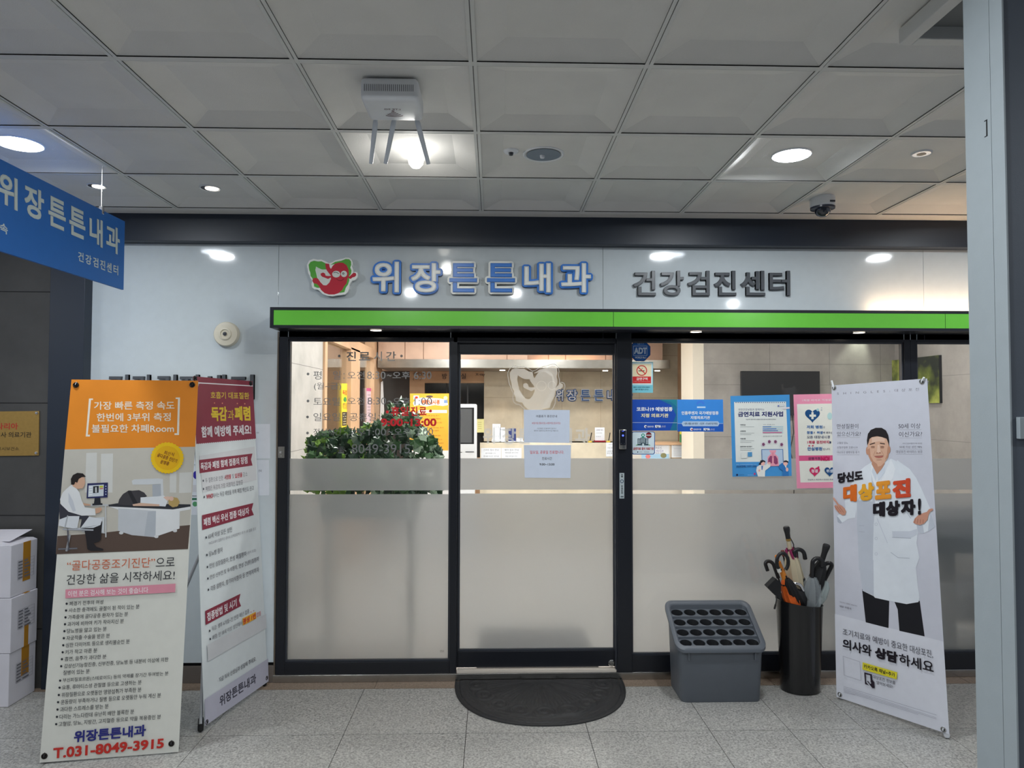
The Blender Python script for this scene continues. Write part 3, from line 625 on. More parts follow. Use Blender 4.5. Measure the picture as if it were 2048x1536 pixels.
# banner inside
def simple_banner(name, label, box, Y, prt, cat='banner stand'):
    x0, y0, x1, y1 = box; a, b = at(x0, y0, Y), at(x1, y1, Y)
    t = thing(name, ((a.x+b.x)/2, Y, 0), label, cat); pr = Print((0, Y, 1), (0, -1, 0)); prt(pr); pr.build('banner_sheet', t, fixn=False)
    m = MB(); m.tube([((a.x+b.x)/2, Y+.05, .02), ((a.x+b.x)/2, Y+.02, a.z-.01)], .01, silver, 8); m.box((a.x, Y+.02, 0), (b.x, Y+.1, .03), silver); m.build('pole', t); return t
def ob(pr):
    pr.sheet([(820, 787), (906, 787), (906, 1100), (820, 1100)], ink((240, 176, 62))); pr.rect(820, 901, 906, 1100, (232, 232, 236))
    pr.poly([(826+5*0, 806), (832, 797), (845, 795), (860, 796), (880, 797), (894, 800), (896, 810), (886, 812), (870, 810), (852, 813), (838, 810), (828, 812)], (240, 242, 244))
    pr.rect(827, 791, 838, 799, (240, 240, 240)); pr.ell(833, 795, 3, 2.5, (210, 60, 40)); pr.ell(859, 793, 7, 2.2, (90, 80, 74)); pr.tb('위장내시경', 843, 799, 879, 809, (226, 110, 50), .06)
    pr.ell(891, 796, 4, 4, (246, 214, 180)); pr.rect(888, 800, 895, 806, (120, 150, 200)); pr.rect(837, 820, 894, 826, (244, 240, 225)); pr.tb('건강을 위해 매일 노력하고 있습니다', 840, 821, 882, 824.5, (90, 70, 50))
    for k, v in enumerate((832, 838, 846, 856, 862, 872, 880, 887)): pr.tb('위·대장 내시경 검사는 조기 발견이 중요합니다'[:16+3*(k % 3)], 838, v-2, 878+3*(k % 4), v+.6, (120, 86, 40))
    pr.tb('검진 이벤트', 862, 908, 886, 914, (70, 60, 110), .03)
simple_banner('indoor_banner', 'yellow-orange endoscopy banner stand seen through the left window', (820, 787, 906, 1100), 8.75, ob)
t = thing('white_banner', (at(764, 800, 9.3).x, 9.3, 0), 'white banner seen nearly edge-on in front of the dark doorway', 'banner stand')
pr = Print((0, 9.3, 1), (0, -1, 0)); pr.sheet([(762, 764), (766, 762), (773, 935), (757, 935)], white); pr.build('banner_sheet', t, fixn=False)
m = MB(); q = at(764, 762, 9.3); m.tube([(q.x, 9.32, 0), (q.x, 9.32, q.z)], .01, silver, 8); m.build('pole', t)
prx = Print((XI0-.6, 0, 0), (1, 0, 0))
def sidep(name, label, pts, fn):
    pr = Print((XI0-.02, 0, 0), (1, 0, 0)); fn(pr, pts); return pr.build(name, fixn=False, org=(pr.V[0]), **tags(label, 'sign'))
def ys_(pr, p):
    pr.sheet(p, ink((240, 214, 60))); pr.text('독감', (685, 780), (694, 780.5), 10, (200, 50, 40), bold=.04); pr.ell(690, 799, 3, 5, (60, 150, 70)); pr.text('예방접종', (685, 806), (694, 806), 12, (170, 90, 40)); pr.poly([(684, 824), (694, 824), (693, 851), (684, 852)], (70, 62, 52))
    for i in range(5): pr.line((686, 828+i*5), (692, 827.5+i*5), 1, (230, 220, 170))
sidep('vertical_sign', 'tall narrow yellow vaccination sign on the glass partition', [(683, 767), (695.5, 767), (694, 854), (683, 855)], ys_)
def ps_(pr, p):
    pr.sheet(p, ink((238, 214, 226))); pr.poly([(733, 776), (745.5, 776.5), (745.5, 783), (733, 782)], (226, 110, 160)); pr.poly([(744, 783), (746.5, 783), (746, 850), (744, 850)], (226, 130, 170))
    for i in range(8): pr.line((735, 790+i*6), (741, 790+i*6), 1, (150, 140, 150))
sidep('vertical_sign', 'tall narrow pink sign on the glass partition nearer the dark doorway', [(733, 776), (747, 776.5), (747, 850), (733, 850)], ps_)
# waiting sofas, door mat behind the glass
sof = M('navy_leatherette', (40, 54, 74), .45)
def sofa(u0, u1, y0, label, zt_=.86, zb_=.3):
    a, b = at(u0, 1100, y0).x, at(u1, 1100, y0).x; t = thing('waiting_sofa', ((a+b)/2, y0+.4, 0), label, 'sofa', 'waiting room sofas')
    m = MB(); m.box((a, y0, zb_), (b, y0+.12, zt_), sof, .03, 3); m.build('backrest', t, True)
    m = MB(); m.box((a, y0+.14, .25), (b, y0+.75, .43), sof, .03, 3); m.build('seat', t, True)
    if zb_ > .4:
        for x in (at(1908, 1200, y0).x, b-.2): m = MB(); m.box((x-.035, y0+.03, 0), (x+.035, y0+.10, zb_+.02), black, .006); m.build('support', t)
    for x in (a+.06, b-.06):
        for yy in (y0+.08, y0+.66): m = MB(); m.tube([(x, yy, 0), (x, yy, .27)], .018, silver, 8); m.build('leg', t, True)
sofa(1655, 2330, 4.44, 'dark high-backed waiting sofa blurred behind the frosted glass at the man banner', 1.03, .73)
sofa(1470, 1770, 5.3, 'low dark waiting sofa blurred behind the frosted glass at the umbrella bin', .62)
m = MB(); m.box((-.1, 4.47, .0), (.68, 5.3, .012), M('dark_carpet', (38, 38, 40), .9, nz=.2, ns=200), .003); m.build('indoor_mat', **tags('dark mat lying just inside behind the frosted door', 'mat'))
# planter with leafy bush
q0 = at(600, 1000, 4.9).x; q1 = at(880, 1000, 4.9).x
t = thing('planter_bush', ((q0+q1)/2, 4.95, 0), 'leafy dark green ivy bush in a planter behind the left window', 'potted plant')
m = MB(); m.box((q0+.15, 4.82, .90), (q1-.15, 5.10, 1.04), M('planter_white', (190, 190, 186), .4), .01); m.build('planter', t)
for x in (q0+.2, q1-.2):
    for yy in (4.85, 5.07): m = MB(); m.tube([(x, yy, 0), (x, yy, .905)], .012, silver, 8); m.build('leg', t, True)
gl = [M('leaf_dark', (40, 68, 46), .35), M('leaf_mid', (70, 108, 66), .35), M('leaf_pale', (160, 182, 156), .4), M('leaf_lime', (118, 160, 56), .4)]
m = MB(); rnd = random.Random(3)
def hgt(u):  # outline of the bush top in photo pixels
    pts = [(615, 880), (640, 868), (680, 860), (715, 862), (735, 846), (765, 836), (785, 806), (800, 800), (815, 812), (835, 836), (858, 866), (882, 900)]
    for (a, b), (c_, d) in zip(pts, pts[1:]):
        if a <= u <= c_: return b+(d-b)*(u-a)/(c_-a)
    return 915
for i in range(640):
    u = rnd.uniform(612, 880); top = hgt(u)
    if top > 930: continue
    v = top+2+(985-top)*rnd.random()**1.25; Y = 4.95+rnd.uniform(-.2, .2)+.0; p = at(u, v, Y)
    if Y < 4.5: continue
    s = rnd.uniform(.028, .056)
    mat = Matrix.Rotation(rnd.uniform(-.9, .5), 3, 'X') @ Matrix.Rotation(rnd.uniform(-.7, .7), 3, 'Z') @ Matrix.Rotation(rnd.uniform(-1.2, 1.2), 3, 'Y')
    shp = [(0, -1), (.45, -.75), (1, -.55), (.62, -.05), (.72, .45), (.28, .5), (0, 1.15), (-.28, .5), (-.72, .45), (-.62, -.05), (-1, -.55), (-.45, -.75)]
    V = [Vector((0, -.012, 0))]+[Vector((x*s*.8, .006, z*s)) for x, z in shp]; V = [p+mat @ v for v in V]
    V = [Vector((v.x, max(4.5, v.y), v.z)) for v in V]
    mt = gl[0] if rnd.random() < .46 else (gl[1] if rnd.random() < .55 else (gl[2] if u > 740 else gl[3]))
    m.add(V, [(0, k+1, (k+1) % 12+1) for k in range(12)], mt)
m.build('foliage', t, fixn=False)
m = MB()
for i in range(12):
    u = 640+i*18; p = at(u, min(960, hgt(u)+25), 4.95); m.tube([((q0+q1)/2+(p.x-(q0+q1)/2)*.6, 4.95, .93), (p.x, 4.95, p.z)], .006, gl[0], 5)
m.build('stems', t)
# clinic ceiling lamps
for k, (x, y) in enumerate(IN_LIGHTS):
    m = MB(); m.lathe((x, y, 2.738), [(.12, 0), (.12, .012)], lampm, n=24); m.build('clinic_lamp', **tags('round recessed lamp in the clinic ceiling', 'ceiling lamp', 'clinic ceiling lamps'))
# ================================================================== CEILING FITTINGS
def z_in(): return ZC+st+dz
def downlight(u, v, rad, label, mode='on', Yx=None):
    p = atz(u, v, ZC+.03) if Yx is None else Vector((Yx[0], Yx[1], ZC))
    x, y = p.x, p.y; z = ZC+st+dz-.004
    t = thing('ceiling_downlight' if mode != 'speaker' else 'ceiling_speaker', (x, y, z), label, 'downlight' if mode != 'speaker' else 'speaker')
    m = MB(); m.lathe((x, y, z), [(rad*1.16, .006), (rad*1.16, .001), (rad*1.1, -.003), (rad, 0), (rad*.98, .012)], white, n=36, cap=False); m.build('trim_ring', t, True)
    m = MB()
    if mode == 'on': m.lathe((x, y, z-.006), [(rad, .0), (rad, .01)], lampc, n=36); m.build('diffuser', t)
    elif mode == 'spot':
        m.lathe((x, y, z), [(rad*.98, -.001), (rad*.7, .001)], M('dark_bead'), n=24); m.build('reflector', t, True)
        m = MB(); m.lathe((x+.010, y, z-.004), [(rad*.72, 0), (rad*.72, .004)], lampd, n=20); m.build('lens', t)
    elif mode == 'off':
        m.lathe((x, y, z), [(rad*.98, -.002), (rad*.55, .001)], chrome, n=24); m.build('reflector', t, True)
        m = MB(); m.lathe((x, y, z-.003), [(rad*.5, 0), (rad*.5, .004)], M('dark_bead'), n=20); m.build('lens', t)
    elif mode == 'speaker':
        m.lathe((x, y, z-.001), [(rad*.95, 0), (rad*.5, .001), (0.001, .002)], M('grille_grey', (120, 132, 146), .5), n=36, cap=False); m.build('grille', t, True)
        m = MB(); m.lathe((x-.005, y+.01, z-.012), [(.010, .0), (.012, .012)], white, n=14); m.build('sensor', t)
    return t
downlight(38, 288, .088, 'large round white downlight above the blue hanging sign')
downlight(1583, 311, .080, 'large bright round downlight right of the ceiling centre')
downlight(193, 373, .042, 'small lit spotlight behind the wire of the blue sign', 'spot')
downlight(420, 377, .048, 'small lit spotlight alone in a plain tile near the beam', 'spot')
downlight(1843, 308, .040, 'small chrome spotlight that is off, next to the steel column', 'off')
downlight(1087, 310, .085, 'round grey-centred ceiling speaker right of the lit square tile', 'speaker')
spot('small_spot', (-2.1, 3.73, ZC+.015), 5, WARM, 1.6, .8); spot('small_spot', (-1.52, 3.75, ZC+.015), 5, WARM, 1.6, .8)
for (x, y) in HALL_LIGHTS[2:]:
    downlight(0, 0, .085, 'round downlight in the hall ceiling out of the frame', 'on', (x, y)) if False else None
m = MB()
p = atz(1022, 311, ZC+.012)
ZC0_ = ZC; ZC = ZC+st+dz-.004
t = thing('smoke_sensor', (p.x, p.y, ZC), 'tiny round white sensor beside the ceiling speaker', 'sensor')
m = MB(); m.lathe((p.x, p.y, ZC), [(.036, .026), (.036, .0), (.03, -.006), (.014, -.006)], white, n=24); m.build('housing', t, True)
m = MB(); m.lathe((p.x, p.y, ZC-.006), [(.012, 0), (.009, -.012)], M('dark_bead'), n=14); m.build('eye', t, True)
# the lamp in the bright tile
p = atz(832, 312, ZC+.012); x, y = p.x, p.y
ZC = ZC+st+dz-.004
t = thing('bulb_downlight', (x, y, ZC), 'ring downlight with a glowing bulb hanging out in the bright square tile', 'downlight')
m = MB(); m.lathe((x, y, ZC), [(.105, .006), (.105, .002), (.097, -.006), (.085, -.002)], M('bronze_ring', (120, 112, 104), .35, .6), n=40, cap=False); m.build('outer_ring', t, True)
m = MB(); m.lathe((x, y, ZC), [(.085, -.002), (.068, -.004), (.06, .001)], M('cream_ring', (232, 226, 200), .4), n=40); m.build('inner_ring', t, True)
m = MB(); m.lathe((x, y, ZC-.046), [(.001, -.034), (.02, -.029), (.034, -.012), (.038, .008), (.03, .03), (.022, .05), (.018, .075)], bulbm, n=28); m.build('bulb', t, True); ZC = ZC0_
ZC = ZC0_
# router with three aerials
zr = ZC-.055; a = atz(733, 196, zr); b = atz(842, 246, zr)
cx_, cy_ = atz(786, 222, zr).x, atz(786, 222, zr).y
t = thing('router', (cx_, cy_, zr), 'white wireless router fixed upside down to the ceiling, three aerials drooping', 'router')
m = MB(); m.box((cx_-.105, cy_-.10, zr), (cx_+.105, cy_+.10, ZC+st+dz-.006), white, .018, 3)
for i in range(26): m.box((cx_-.09+i*.007, cy_-.1005, zr+.03), (cx_-.088+i*.007, cy_-.098, zr+.055), M('dark_bead'))
ob_ = m.build('body', t, True)
pr = Print((cx_, cy_, zr-.0006), (0, 0, -1)); rp = ink((128, 104, 112))
def flat(cx, cy, r0, r1, a0, a1):
    n = 10
    for i in range(n):
        q0_, q1_ = math.radians(a0+(a1-a0)*i/n), math.radians(a0+(a1-a0)*(i+1)/n)
        V = [(cx+r0*math.cos(q0_), cy+r0*math.sin(q0_), zr-.0008), (cx+r1*math.cos(q0_), cy+r1*math.sin(q0_), zr-.0008), (cx+r1*math.cos(q1_), cy+r1*math.sin(q1_), zr-.0008), (cx+r0*math.cos(q1_), cy+r0*math.sin(q1_), zr-.0008)]
        pr.add(V, [(0, 1, 2, 3)], rp)
for r0 in (.012, .024, .036, .048): flat(cx_, cy_+.0, r0, r0+.005, 50, 130)
flat(cx_, cy_, 0, .006, 0, 360)
V, F, x0_, x1_, y0_, y1_ = glyphs('LTE 5G', .01)
pr.add([(cx_+.03-(xx-x0_)/(x1_-x0_)*.06, cy_-.01-(yy-y0_)/(y1_-y0_)*.012, zr-.0008) for xx, yy, zz in V], F, rp)
pr.build('logo', t, fixn=False, label='small reddish wireless mark')
for k, (u0, v0, u1, v1) in enumerate(((757, 250, 742, 327), (794, 252, 771, 327), (836, 252, 857, 328))):
    s = Vector((atz(u0, v0, zr+.01).x, cy_+.10, zr+.018)); e_p = at(u1, v1, cy_+.20)
    m = MB(); d = e_p-s; m.tube([s, s+d*.08, s+d*.12, s+d*.5, e_p], [.008, .009, .0105, .0095, .008], M('aerial_grey', (196, 202, 210), .4), 12); m.build('aerial', t, True)
# dome camera
ZC = ZC+.012
p = atz(1645, 399, ZC+.01); x, y = p.x, p.y
t = thing('dome_camera', (x, y, ZC-.09), 'white dome security camera with a dark glass eye near the beam', 'security camera')
m = MB(); m.lathe((x, y, ZC), [(.066, .022), (.068, .0), (.068, -.03), (.062, -.036)], white, n=36); m.build('housing', t, True)
m = MB(); m.lathe((x, y, ZC), [(.067, -.036), (.066, -.046), (.046, -.05)], M('camera_ring', (40, 44, 60), .3), n=36); m.build('ring', t, True)
m = MB(); m.lathe((x, y, ZC), [(.044, -.048), (.042, -.062), (.033, -.078), (.018, -.088), (.001, -.091)], M('smoked_dome', (24, 26, 36), .06, coat=1), n=30); m.build('dome', t, True)
m = MB(); m.box((x+.01, y-.0685, ZC-.022), (x+.04, y-.065, ZC-.012), M('dark_bead')); m.build('label_plate', t)
ZC = ZC0_
# siren on the white panel
p = at(455, 669, YP)
t = thing('fire_siren', (p.x, YP, p.z-.08), 'round cream fire alarm sounder on the white wall panel', 'alarm')
crm = M('cream_plastic', (222, 216, 198), .4)
m = MB(); m.lathe((p.x, YP, p.z), [(.076, 0), (.076, .022), (.07, .032), (.04, .036)], crm, axis='Y', n=40); m.build('housing', t, True)
m = MB(); m.lathe((p.x, YP-.036, p.z), [(.036, 0), (.036, .006), (.028, .008), (.028, .002), (.014, .002), (.012, .008)], crm, axis='Y', n=30, cap=False); m.build('grille', t, True)
m = MB(); m.lathe((p.x, YP-.036, p.z), [(.012, .009), (.004, .010)], M('dark_bead'), axis='Y', n=14); m.box((p.x-.02, YP-.034, p.z+.045), (p.x+.02, YP-.032, p.z+.052), M('dark_bead')); m.build('centre', t)

# ================================================================== SIGN LETTERS ON THE FASCIA
blue = M('sign_blue', (60, 132, 224), .35); letw = M('sign_white', (246, 249, 246), .35); greyl = M('sign_grey', (84, 88, 94), .35); greysid = M('sign_side', (120, 124, 128), .5)
def letter3d(ch, box, bk, fc, t_label, group, wide=.085, thin=.012, backname='backing'):
    u0, u1, v0, v1 = box; a, b = at(u0, v0, YP-.022), at(u1, v1, YP-.022)
    t = thing('sign_letter', ((a.x+b.x)/2, YP-.02, b.z), t_label, 'sign letter', group)
    _, _, X0, X1, Y0, Y1 = glyphs(ch, wide, .5, 5); sx = (b.x-a.x)/(X1-X0); sz = (a.z-b.z)/(Y1-Y0)
    lays = [(backname, bk, wide, YP-.010, .020)]+([('face', fc, thin, YP-.0225, .005)] if fc else [])
    for nm, mt, bold, yy, th in lays:
        V, F, *_ = glyphs(ch, bold, .5, 5); mm = MB()
        mm.add([(a.x+(x-X0)*sx, yy-z*th, b.z+(y-Y0)*sz) for x, y, z in V], F, mt); mm.build(nm, t)
ordn = ['first', 'second', 'third', 'fourth', 'fifth', 'last']
for i, (ch, u0, u1) in enumerate((('위', 741, 802), ('장', 818, 885), ('튼', 895, 958), ('튼', 970, 1034), ('내', 1044, 1106), ('과', 1118, 1186))):
    inv = ch == '튼'
    letter3d(ch, (u0, u1, 519 if i == 0 else 522, 589), letw if inv else blue, blue if inv else letw,
             f'{ordn[i]} big {"blue syllable with a white rim" if inv else "white syllable with a blue rim"}, {ch}, over the green band', 'clinic name letters over the green band', .095, .034)
for i, (ch, u0, u1) in enumerate((('건', 1267, 1312), ('강', 1321, 1368), ('검', 1376, 1420), ('진', 1429, 1473), ('센', 1482, 1531), ('터', 1539, 1581))):
    letter3d(ch, (u0, u1, 541, 591), greyl, None, f'{ordn[i]} dark grey raised syllable, {ch}, right of the blue name', 'grey letters over the green band', .028, backname='body')
for i, (ch, u0, u1) in enumerate((('건', 215, 257), ('강', 263, 305), ('검', 312, 352), ('진', 358, 398), ('센', 404, 452), ('터', 462, 507))):
    letter3d(ch, (u0, u1, 749, 799), greyl, None, f'{ordn[i]} grey raised syllable, {ch}, on the white wall behind the banners', 'grey letters behind the banners', .028, backname='body')
LS = .1758
def lp(pts): return [(600+x*LS, 500+y*LS) for x, y in pts]
LOGO_OUT = [(78, 165), (105, 120), (150, 100), (200, 110), (240, 108), (285, 125), (330, 150), (365, 140), (400, 118), (450, 105), (490, 98), (520, 86), (560, 88), (590, 112), (600, 150), (592, 190), (604, 225), (602, 262), (625, 248), (652, 258), (660, 285), (650, 318), (625, 342), (595, 350), (575, 372), (562, 400), (560, 440), (540, 480), (512, 505), (470, 512), (420, 516), (370, 526), (310, 520), (258, 500), (225, 470), (200, 450), (165, 448), (138, 425), (130, 390), (140, 350), (118, 320), (110, 290), (92, 262), (88, 220), (80, 195)]
GREEN = [(98, 168), (120, 135), (160, 122), (205, 130), (245, 128), (288, 150), (305, 200), (300, 222), (250, 222), (210, 205), (182, 188), (175, 230), (190, 290), (200, 330), (240, 385), (230, 430), (195, 430), (160, 415), (158, 370), (140, 320), (120, 295), (118, 260), (105, 225)]
GREEN2 = [(345, 170), (400, 135), (470, 122), (520, 102), (560, 105), (580, 130), (582, 170), (572, 200), (585, 235), (580, 270), (560, 300), (560, 350), (545, 395), (520, 430), (505, 480), (450, 488), (420, 470), (500, 380), (540, 300), (530, 200), (440, 150)]
RED = [(288, 152), (332, 158), (338, 195), (352, 215), (372, 180), (400, 155), (445, 142), (490, 146), (530, 172), (552, 220), (556, 280), (540, 330), (530, 380), (500, 415), (480, 455), (440, 490), (390, 506), (330, 506), (280, 490), (240, 455), (215, 410), (190, 385), (155, 378), (140, 350), (148, 325), (175, 315), (205, 325), (232, 365), (265, 400), (300, 402), (332, 370), (352, 330), (350, 290), (330, 265), (305, 235), (292, 200)]
NEG = [(180, 190), (212, 208), (250, 225), (300, 226), (318, 250), (342, 282), (352, 320), (336, 368), (304, 400), (268, 398), (236, 364), (208, 324), (186, 260)]
ARM1 = [(235, 268), (262, 256), (285, 268), (292, 292), (320, 296), (352, 294), (352, 312), (320, 330), (290, 318), (255, 305), (237, 290)]
ARM2 = [(540, 296), (562, 302), (590, 275), (610, 258), (635, 264), (640, 288), (622, 306), (598, 312), (575, 330), (550, 318)]
def logo(pr, f, cols, eyes=True):
    gn, rd, wt = cols
    pr.poly(f(GREEN), gn); pr.poly(f(GREEN2), gn); pr.poly(f(RED), rd); pr.poly(f(NEG), wt); pr.poly(f(ARM1), rd); pr.poly(f(ARM2), rd)
    if eyes:
        (x, y), (x2, _) = f([(412, 275)])[0], f([(457, 275)])[0]; s = (x2-x)/45
        pr.ell(x, y, 46*s, 38*s, wt); (x, y) = f([(500, 272)])[0]; pr.ell(x, y, 36*s, 36*s, wt)
        (x, y) = f([(493, 268)])[0]; pr.ell(x, y, 12*s, 12*s, (60, 40, 45)); pr.ell(x, y, 6*s, 6*s, (220, 225, 220))
        for a, b in zip([(380, 262), (400, 252), (422, 258)], [(400, 252), (422, 258), (442, 270)]): pr.line(f([a])[0], f([b])[0], 6*s, (60, 40, 45))
        for a, b in zip([(415, 328), (440, 346), (470, 350)], [(440, 346), (470, 350), (500, 328)]): pr.line(f([a])[0], f([b])[0], 5*s, (110, 20, 35))
pr_ = at(665, 555, YP-.035)
t = thing('logo_plaque', (pr_.x, YP-.02, at(665, 592, YP-.03).z), 'red and green winking stomach emblem left of the big clinic name', 'logo')
m = MB(); o3 = [at(u, v, YP-.035) for u, v in lp(LOGO_OUT)]; m.prism(o3, (0, .033, 0), letw); m.build('backing', t)
pr = Print((0, YP-.0354, 0), (0, -1, 0)); logo(pr, lp, (ink((96, 178, 72)), ink((198, 48, 66)), ink((222, 228, 222)))); pr.build('emblem', t, fixn=False, label='red stomach over green')
# ================================================================== HANGING BLUE SIGN
SX = atx(249, 443, -1.9).x
sgb = M('sign_panel_blue', (30, 104, 186), .45)
P = [(250, 443), (248, 581)]
yE_ = atx(250, 443, SX).y; zT_ = atx(250, 443, SX).z; zB_ = atx(248, 580, SX).z; yN_ = 1.75
t = thing('hanging_sign', (SX, (yE_+yN_)/2, zB_), 'blue double-sided clinic sign hung on wires from the ceiling at the left', 'sign')
m = MB(); m.box((SX-.012, yN_, zB_), (SX, yE_, zT_), sgb, .001)
m.build('panel', t)
pr = Print((SX+.0004, 0, 0), (1, 0, 0)); sc_ = .1953
def q4(x0, x1, top, bot, ch, b=.035):
    T = lambda x: 300+top(x)*sc_; B = lambda x: 300+bot(x)*sc_
    pr.text(ch, (x0*sc_, T(x0)), (x1*sc_, T(x1)), B(x0)-T(x0), (205, 216, 214), B(x1)-T(x1), bold=b)
tp = lambda x: 212+.49*x; bt = lambda x: 548+.435*x
for ch, x0, x1 in (('위', -18, 180), ('장', 250, 450), ('튼', 495, 672), ('튼', 708, 872), ('내', 915, 1050), ('과', 1085, 1225)): q4(x0, x1, tp, bt, ch)
pr.build('lettering', t, fixn=False, label='large pale grey clinic name')
pr = Print((SX+.0004, 0, 0), (1, 0, 0))
tp2 = lambda x: 1036+.37*(x-800); bt2 = lambda x: 1132+.375*(x-800)
for ch, x0, x1 in (('건', 800, 856), ('강', 875, 936), ('검', 952, 1006), ('진', 1025, 1076), ('센', 1092, 1142), ('터', 1160, 1208)): q4(x0, x1, tp2, bt2, ch, .02)
pr.build('lettering', t, fixn=False, label='small pale grey lettering at the lower right')
pr = Print((SX+.0004, 0, 0), (1, 0, 0)); q4(-2, 80, lambda x: 735+.5*x, lambda x: 835+.45*x, '속', .02); pr.build('lettering', t, fixn=False, label='small pale grey lettering at the left edge')
yw = atx(203, 418, SX-.006).y
for yy in (yw, yw-1.5):
    m = MB(); m.tube([(SX-.006, yy, zT_+.0), (SX-.006, yy, ZC)], .0018, silver, 6); m.build('wire', t)
    m = MB(); m.box((SX-.016, yy-.008, zT_-.02), (SX+.004, yy+.008, zT_+.018), chrome, .003); m.build('clamp', t)
# ================================================================== BRASS PLAQUE
brass = M('brass', (176, 142, 78), .38, .55, nz=.05, ns=60)
pr = Print((0, YB+.012, 0), (0, -1, 0)); pr.sheet([(-90, 824), (78, 822), (77, 911), (-90, 913)], brass, .006)
pr.tb('말라리아', -22, 846, 36, 859, (190, 60, 50), .03); pr.tb('검사 의료기관', -10, 864, 63, 875, (60, 50, 34), .02); pr.tb('김포시보건소', -14, 894, 38, 901, (60, 50, 34), .01)
t = thing('brass_plaque', (at(0, 867, YB).x, YB+.012, at(0, 912, YB).z), 'brass plaque with red and black lettering on the dark stone wall', 'plaque')
pr.build('plate', t, fixn=False)
for u, v in ((74, 826), (73, 906)): q = at(u, v, YB+.012); m = MB(); m.lathe((q.x, YB+.012, q.z), [(.009, 0), (.008, .006), (.004, .008)], chrome, axis='Y', n=16); m.build('screw', t, True)
# ================================================================== STACKED BOXES
card = M('white_carton_board', (216, 214, 222), .7, nz=.04, ns=8); tape = M('brown_tape', (186, 132, 42), .25, spec=.6)
BX = -2.685
zl = [0, at(18, 1308, 4.01).z, at(18, 1197, 4.01).z, at(18, 1092, 4.01).z]
for k, lab in enumerate(('white taped carton at the bottom of the stack by the left pillar', 'white taped carton in the middle of the stack by the left pillar', 'white taped carton on top of the stack, its lid slightly open')):
    z0, z1 = zl[k]+.001, zl[k+1]-.001; dx = (0, .004, -.004)[k]; y0_, y1_ = 4.01, 4.235
    t = thing('cardboard_box', (BX-.2+dx, (y0_+y1_)/2, z0), lab, 'box', 'white cartons stacked at the left')
    m = MB(); m.box((BX-.42+dx, y0_, z0), (BX+dx, y1_, z1), card, .003); m.build('carton', t)
    m = MB()
    if k == 2:
        m.add([(BX+dx, y0_, z1), (BX+dx, y1_, z1), (BX-.02+dx, y1_-.01, z1+.012), (BX-.2+dx, y0_+.02, z1+.05), (BX-.42+dx, y0_+.02, z1+.02), (BX-.42+dx, y0_, z1)], [(0, 1, 2), (0, 2, 3), (0, 3, 4, 5)], card)
        m.add([(BX-.03+dx, y0_+.03, z1+.02), (BX-.03+dx, y1_, z1+.055), (BX-.42+dx, y1_, z1+.055), (BX-.42+dx, y0_+.03, z1+.02)], [(0, 1, 2, 3)], card); m.build('lid_flap', t)
    m = MB(); yt = (y0_+y1_)/2+.02
    if k != 1: m.box((BX+dx, yt-.032, z1-.16-.06*(k == 2)), (BX+dx+.0012, yt+.032, z1+.002), tape)
    else: m.box((BX+dx, yt-.020, z0), (BX+dx+.0012, yt+.016, z0+.12), tape)
    m.box((BX-.4+dx, yt-.022, z1), (BX+dx+.001, yt+.022, z1+.0012+.0*(k == 2)), tape); m.build('tape', t, label='shiny brown packing tape')
    # printed table on the right-hand face
    zc_ = (z0+z1)/2+(.02, .02, .0)[k]; g_ = ink((110, 110, 118)); m = MB(); xx = BX+dx+.0016
    ya, yb2 = y0_+.055, y0_+.195
    for i in range(7): m.box((xx, ya, zc_+.05-i*.018), (xx+.0003, yb2, zc_+.0508-i*.018), g_)
    for yy in (ya, ya+.05, yb2): m.box((xx, yy, zc_-.058), (xx+.0003, yy+.001, zc_+.051), g_)
    for i in range(6):
        for yy, w_ in ((ya+.006, .036), (ya+.056, .03+.012*(i % 3))): m.box((xx, yy, zc_+.037-i*.018), (xx+.0003, yy+w_, zc_+.045-i*.018), g_)
    m.build('printed_label', t)
# ================================================================== WALL PAPERS BEHIND THE BANNERS
sheetY('wall_notice', (508, 848, 540, 917), YP-.001, paper, 'upper blank white sheet on the wall right of the maroon banner', 'notice', lines=[('안', 513, 864, 518, 867, dk)])
sheetY('wall_notice', (509, 920, 538, 991), YP-.001, paper, 'lower white sheet on the wall right of the maroon banner', 'notice', lines=[('안내', 517, 939, 523, 944, dk)])
def wp(pr):
    pr.ell(391, 906, 2, 5, (190, 50, 60)); pr.ell(392, 950, 6, 8, (54, 44, 160)); pr.rect(383, 970, 399, 984, (214, 214, 220)); pr.line((383, 992), (400, 992), 1.5, (120, 120, 120)); pr.rect(383, 996, 400, 1000, (40, 110, 80)); pr.ell(390, 1008, 5, 5, (90, 160, 110)); pr.tb('건강', 384, 928, 398, 932, (60, 110, 90))
sheetY('wall_poster', (350, 868, 404, 1030), YP-.001, paper, 'white health poster peeking out between the orange and maroon banners', 'poster', extra=wp)
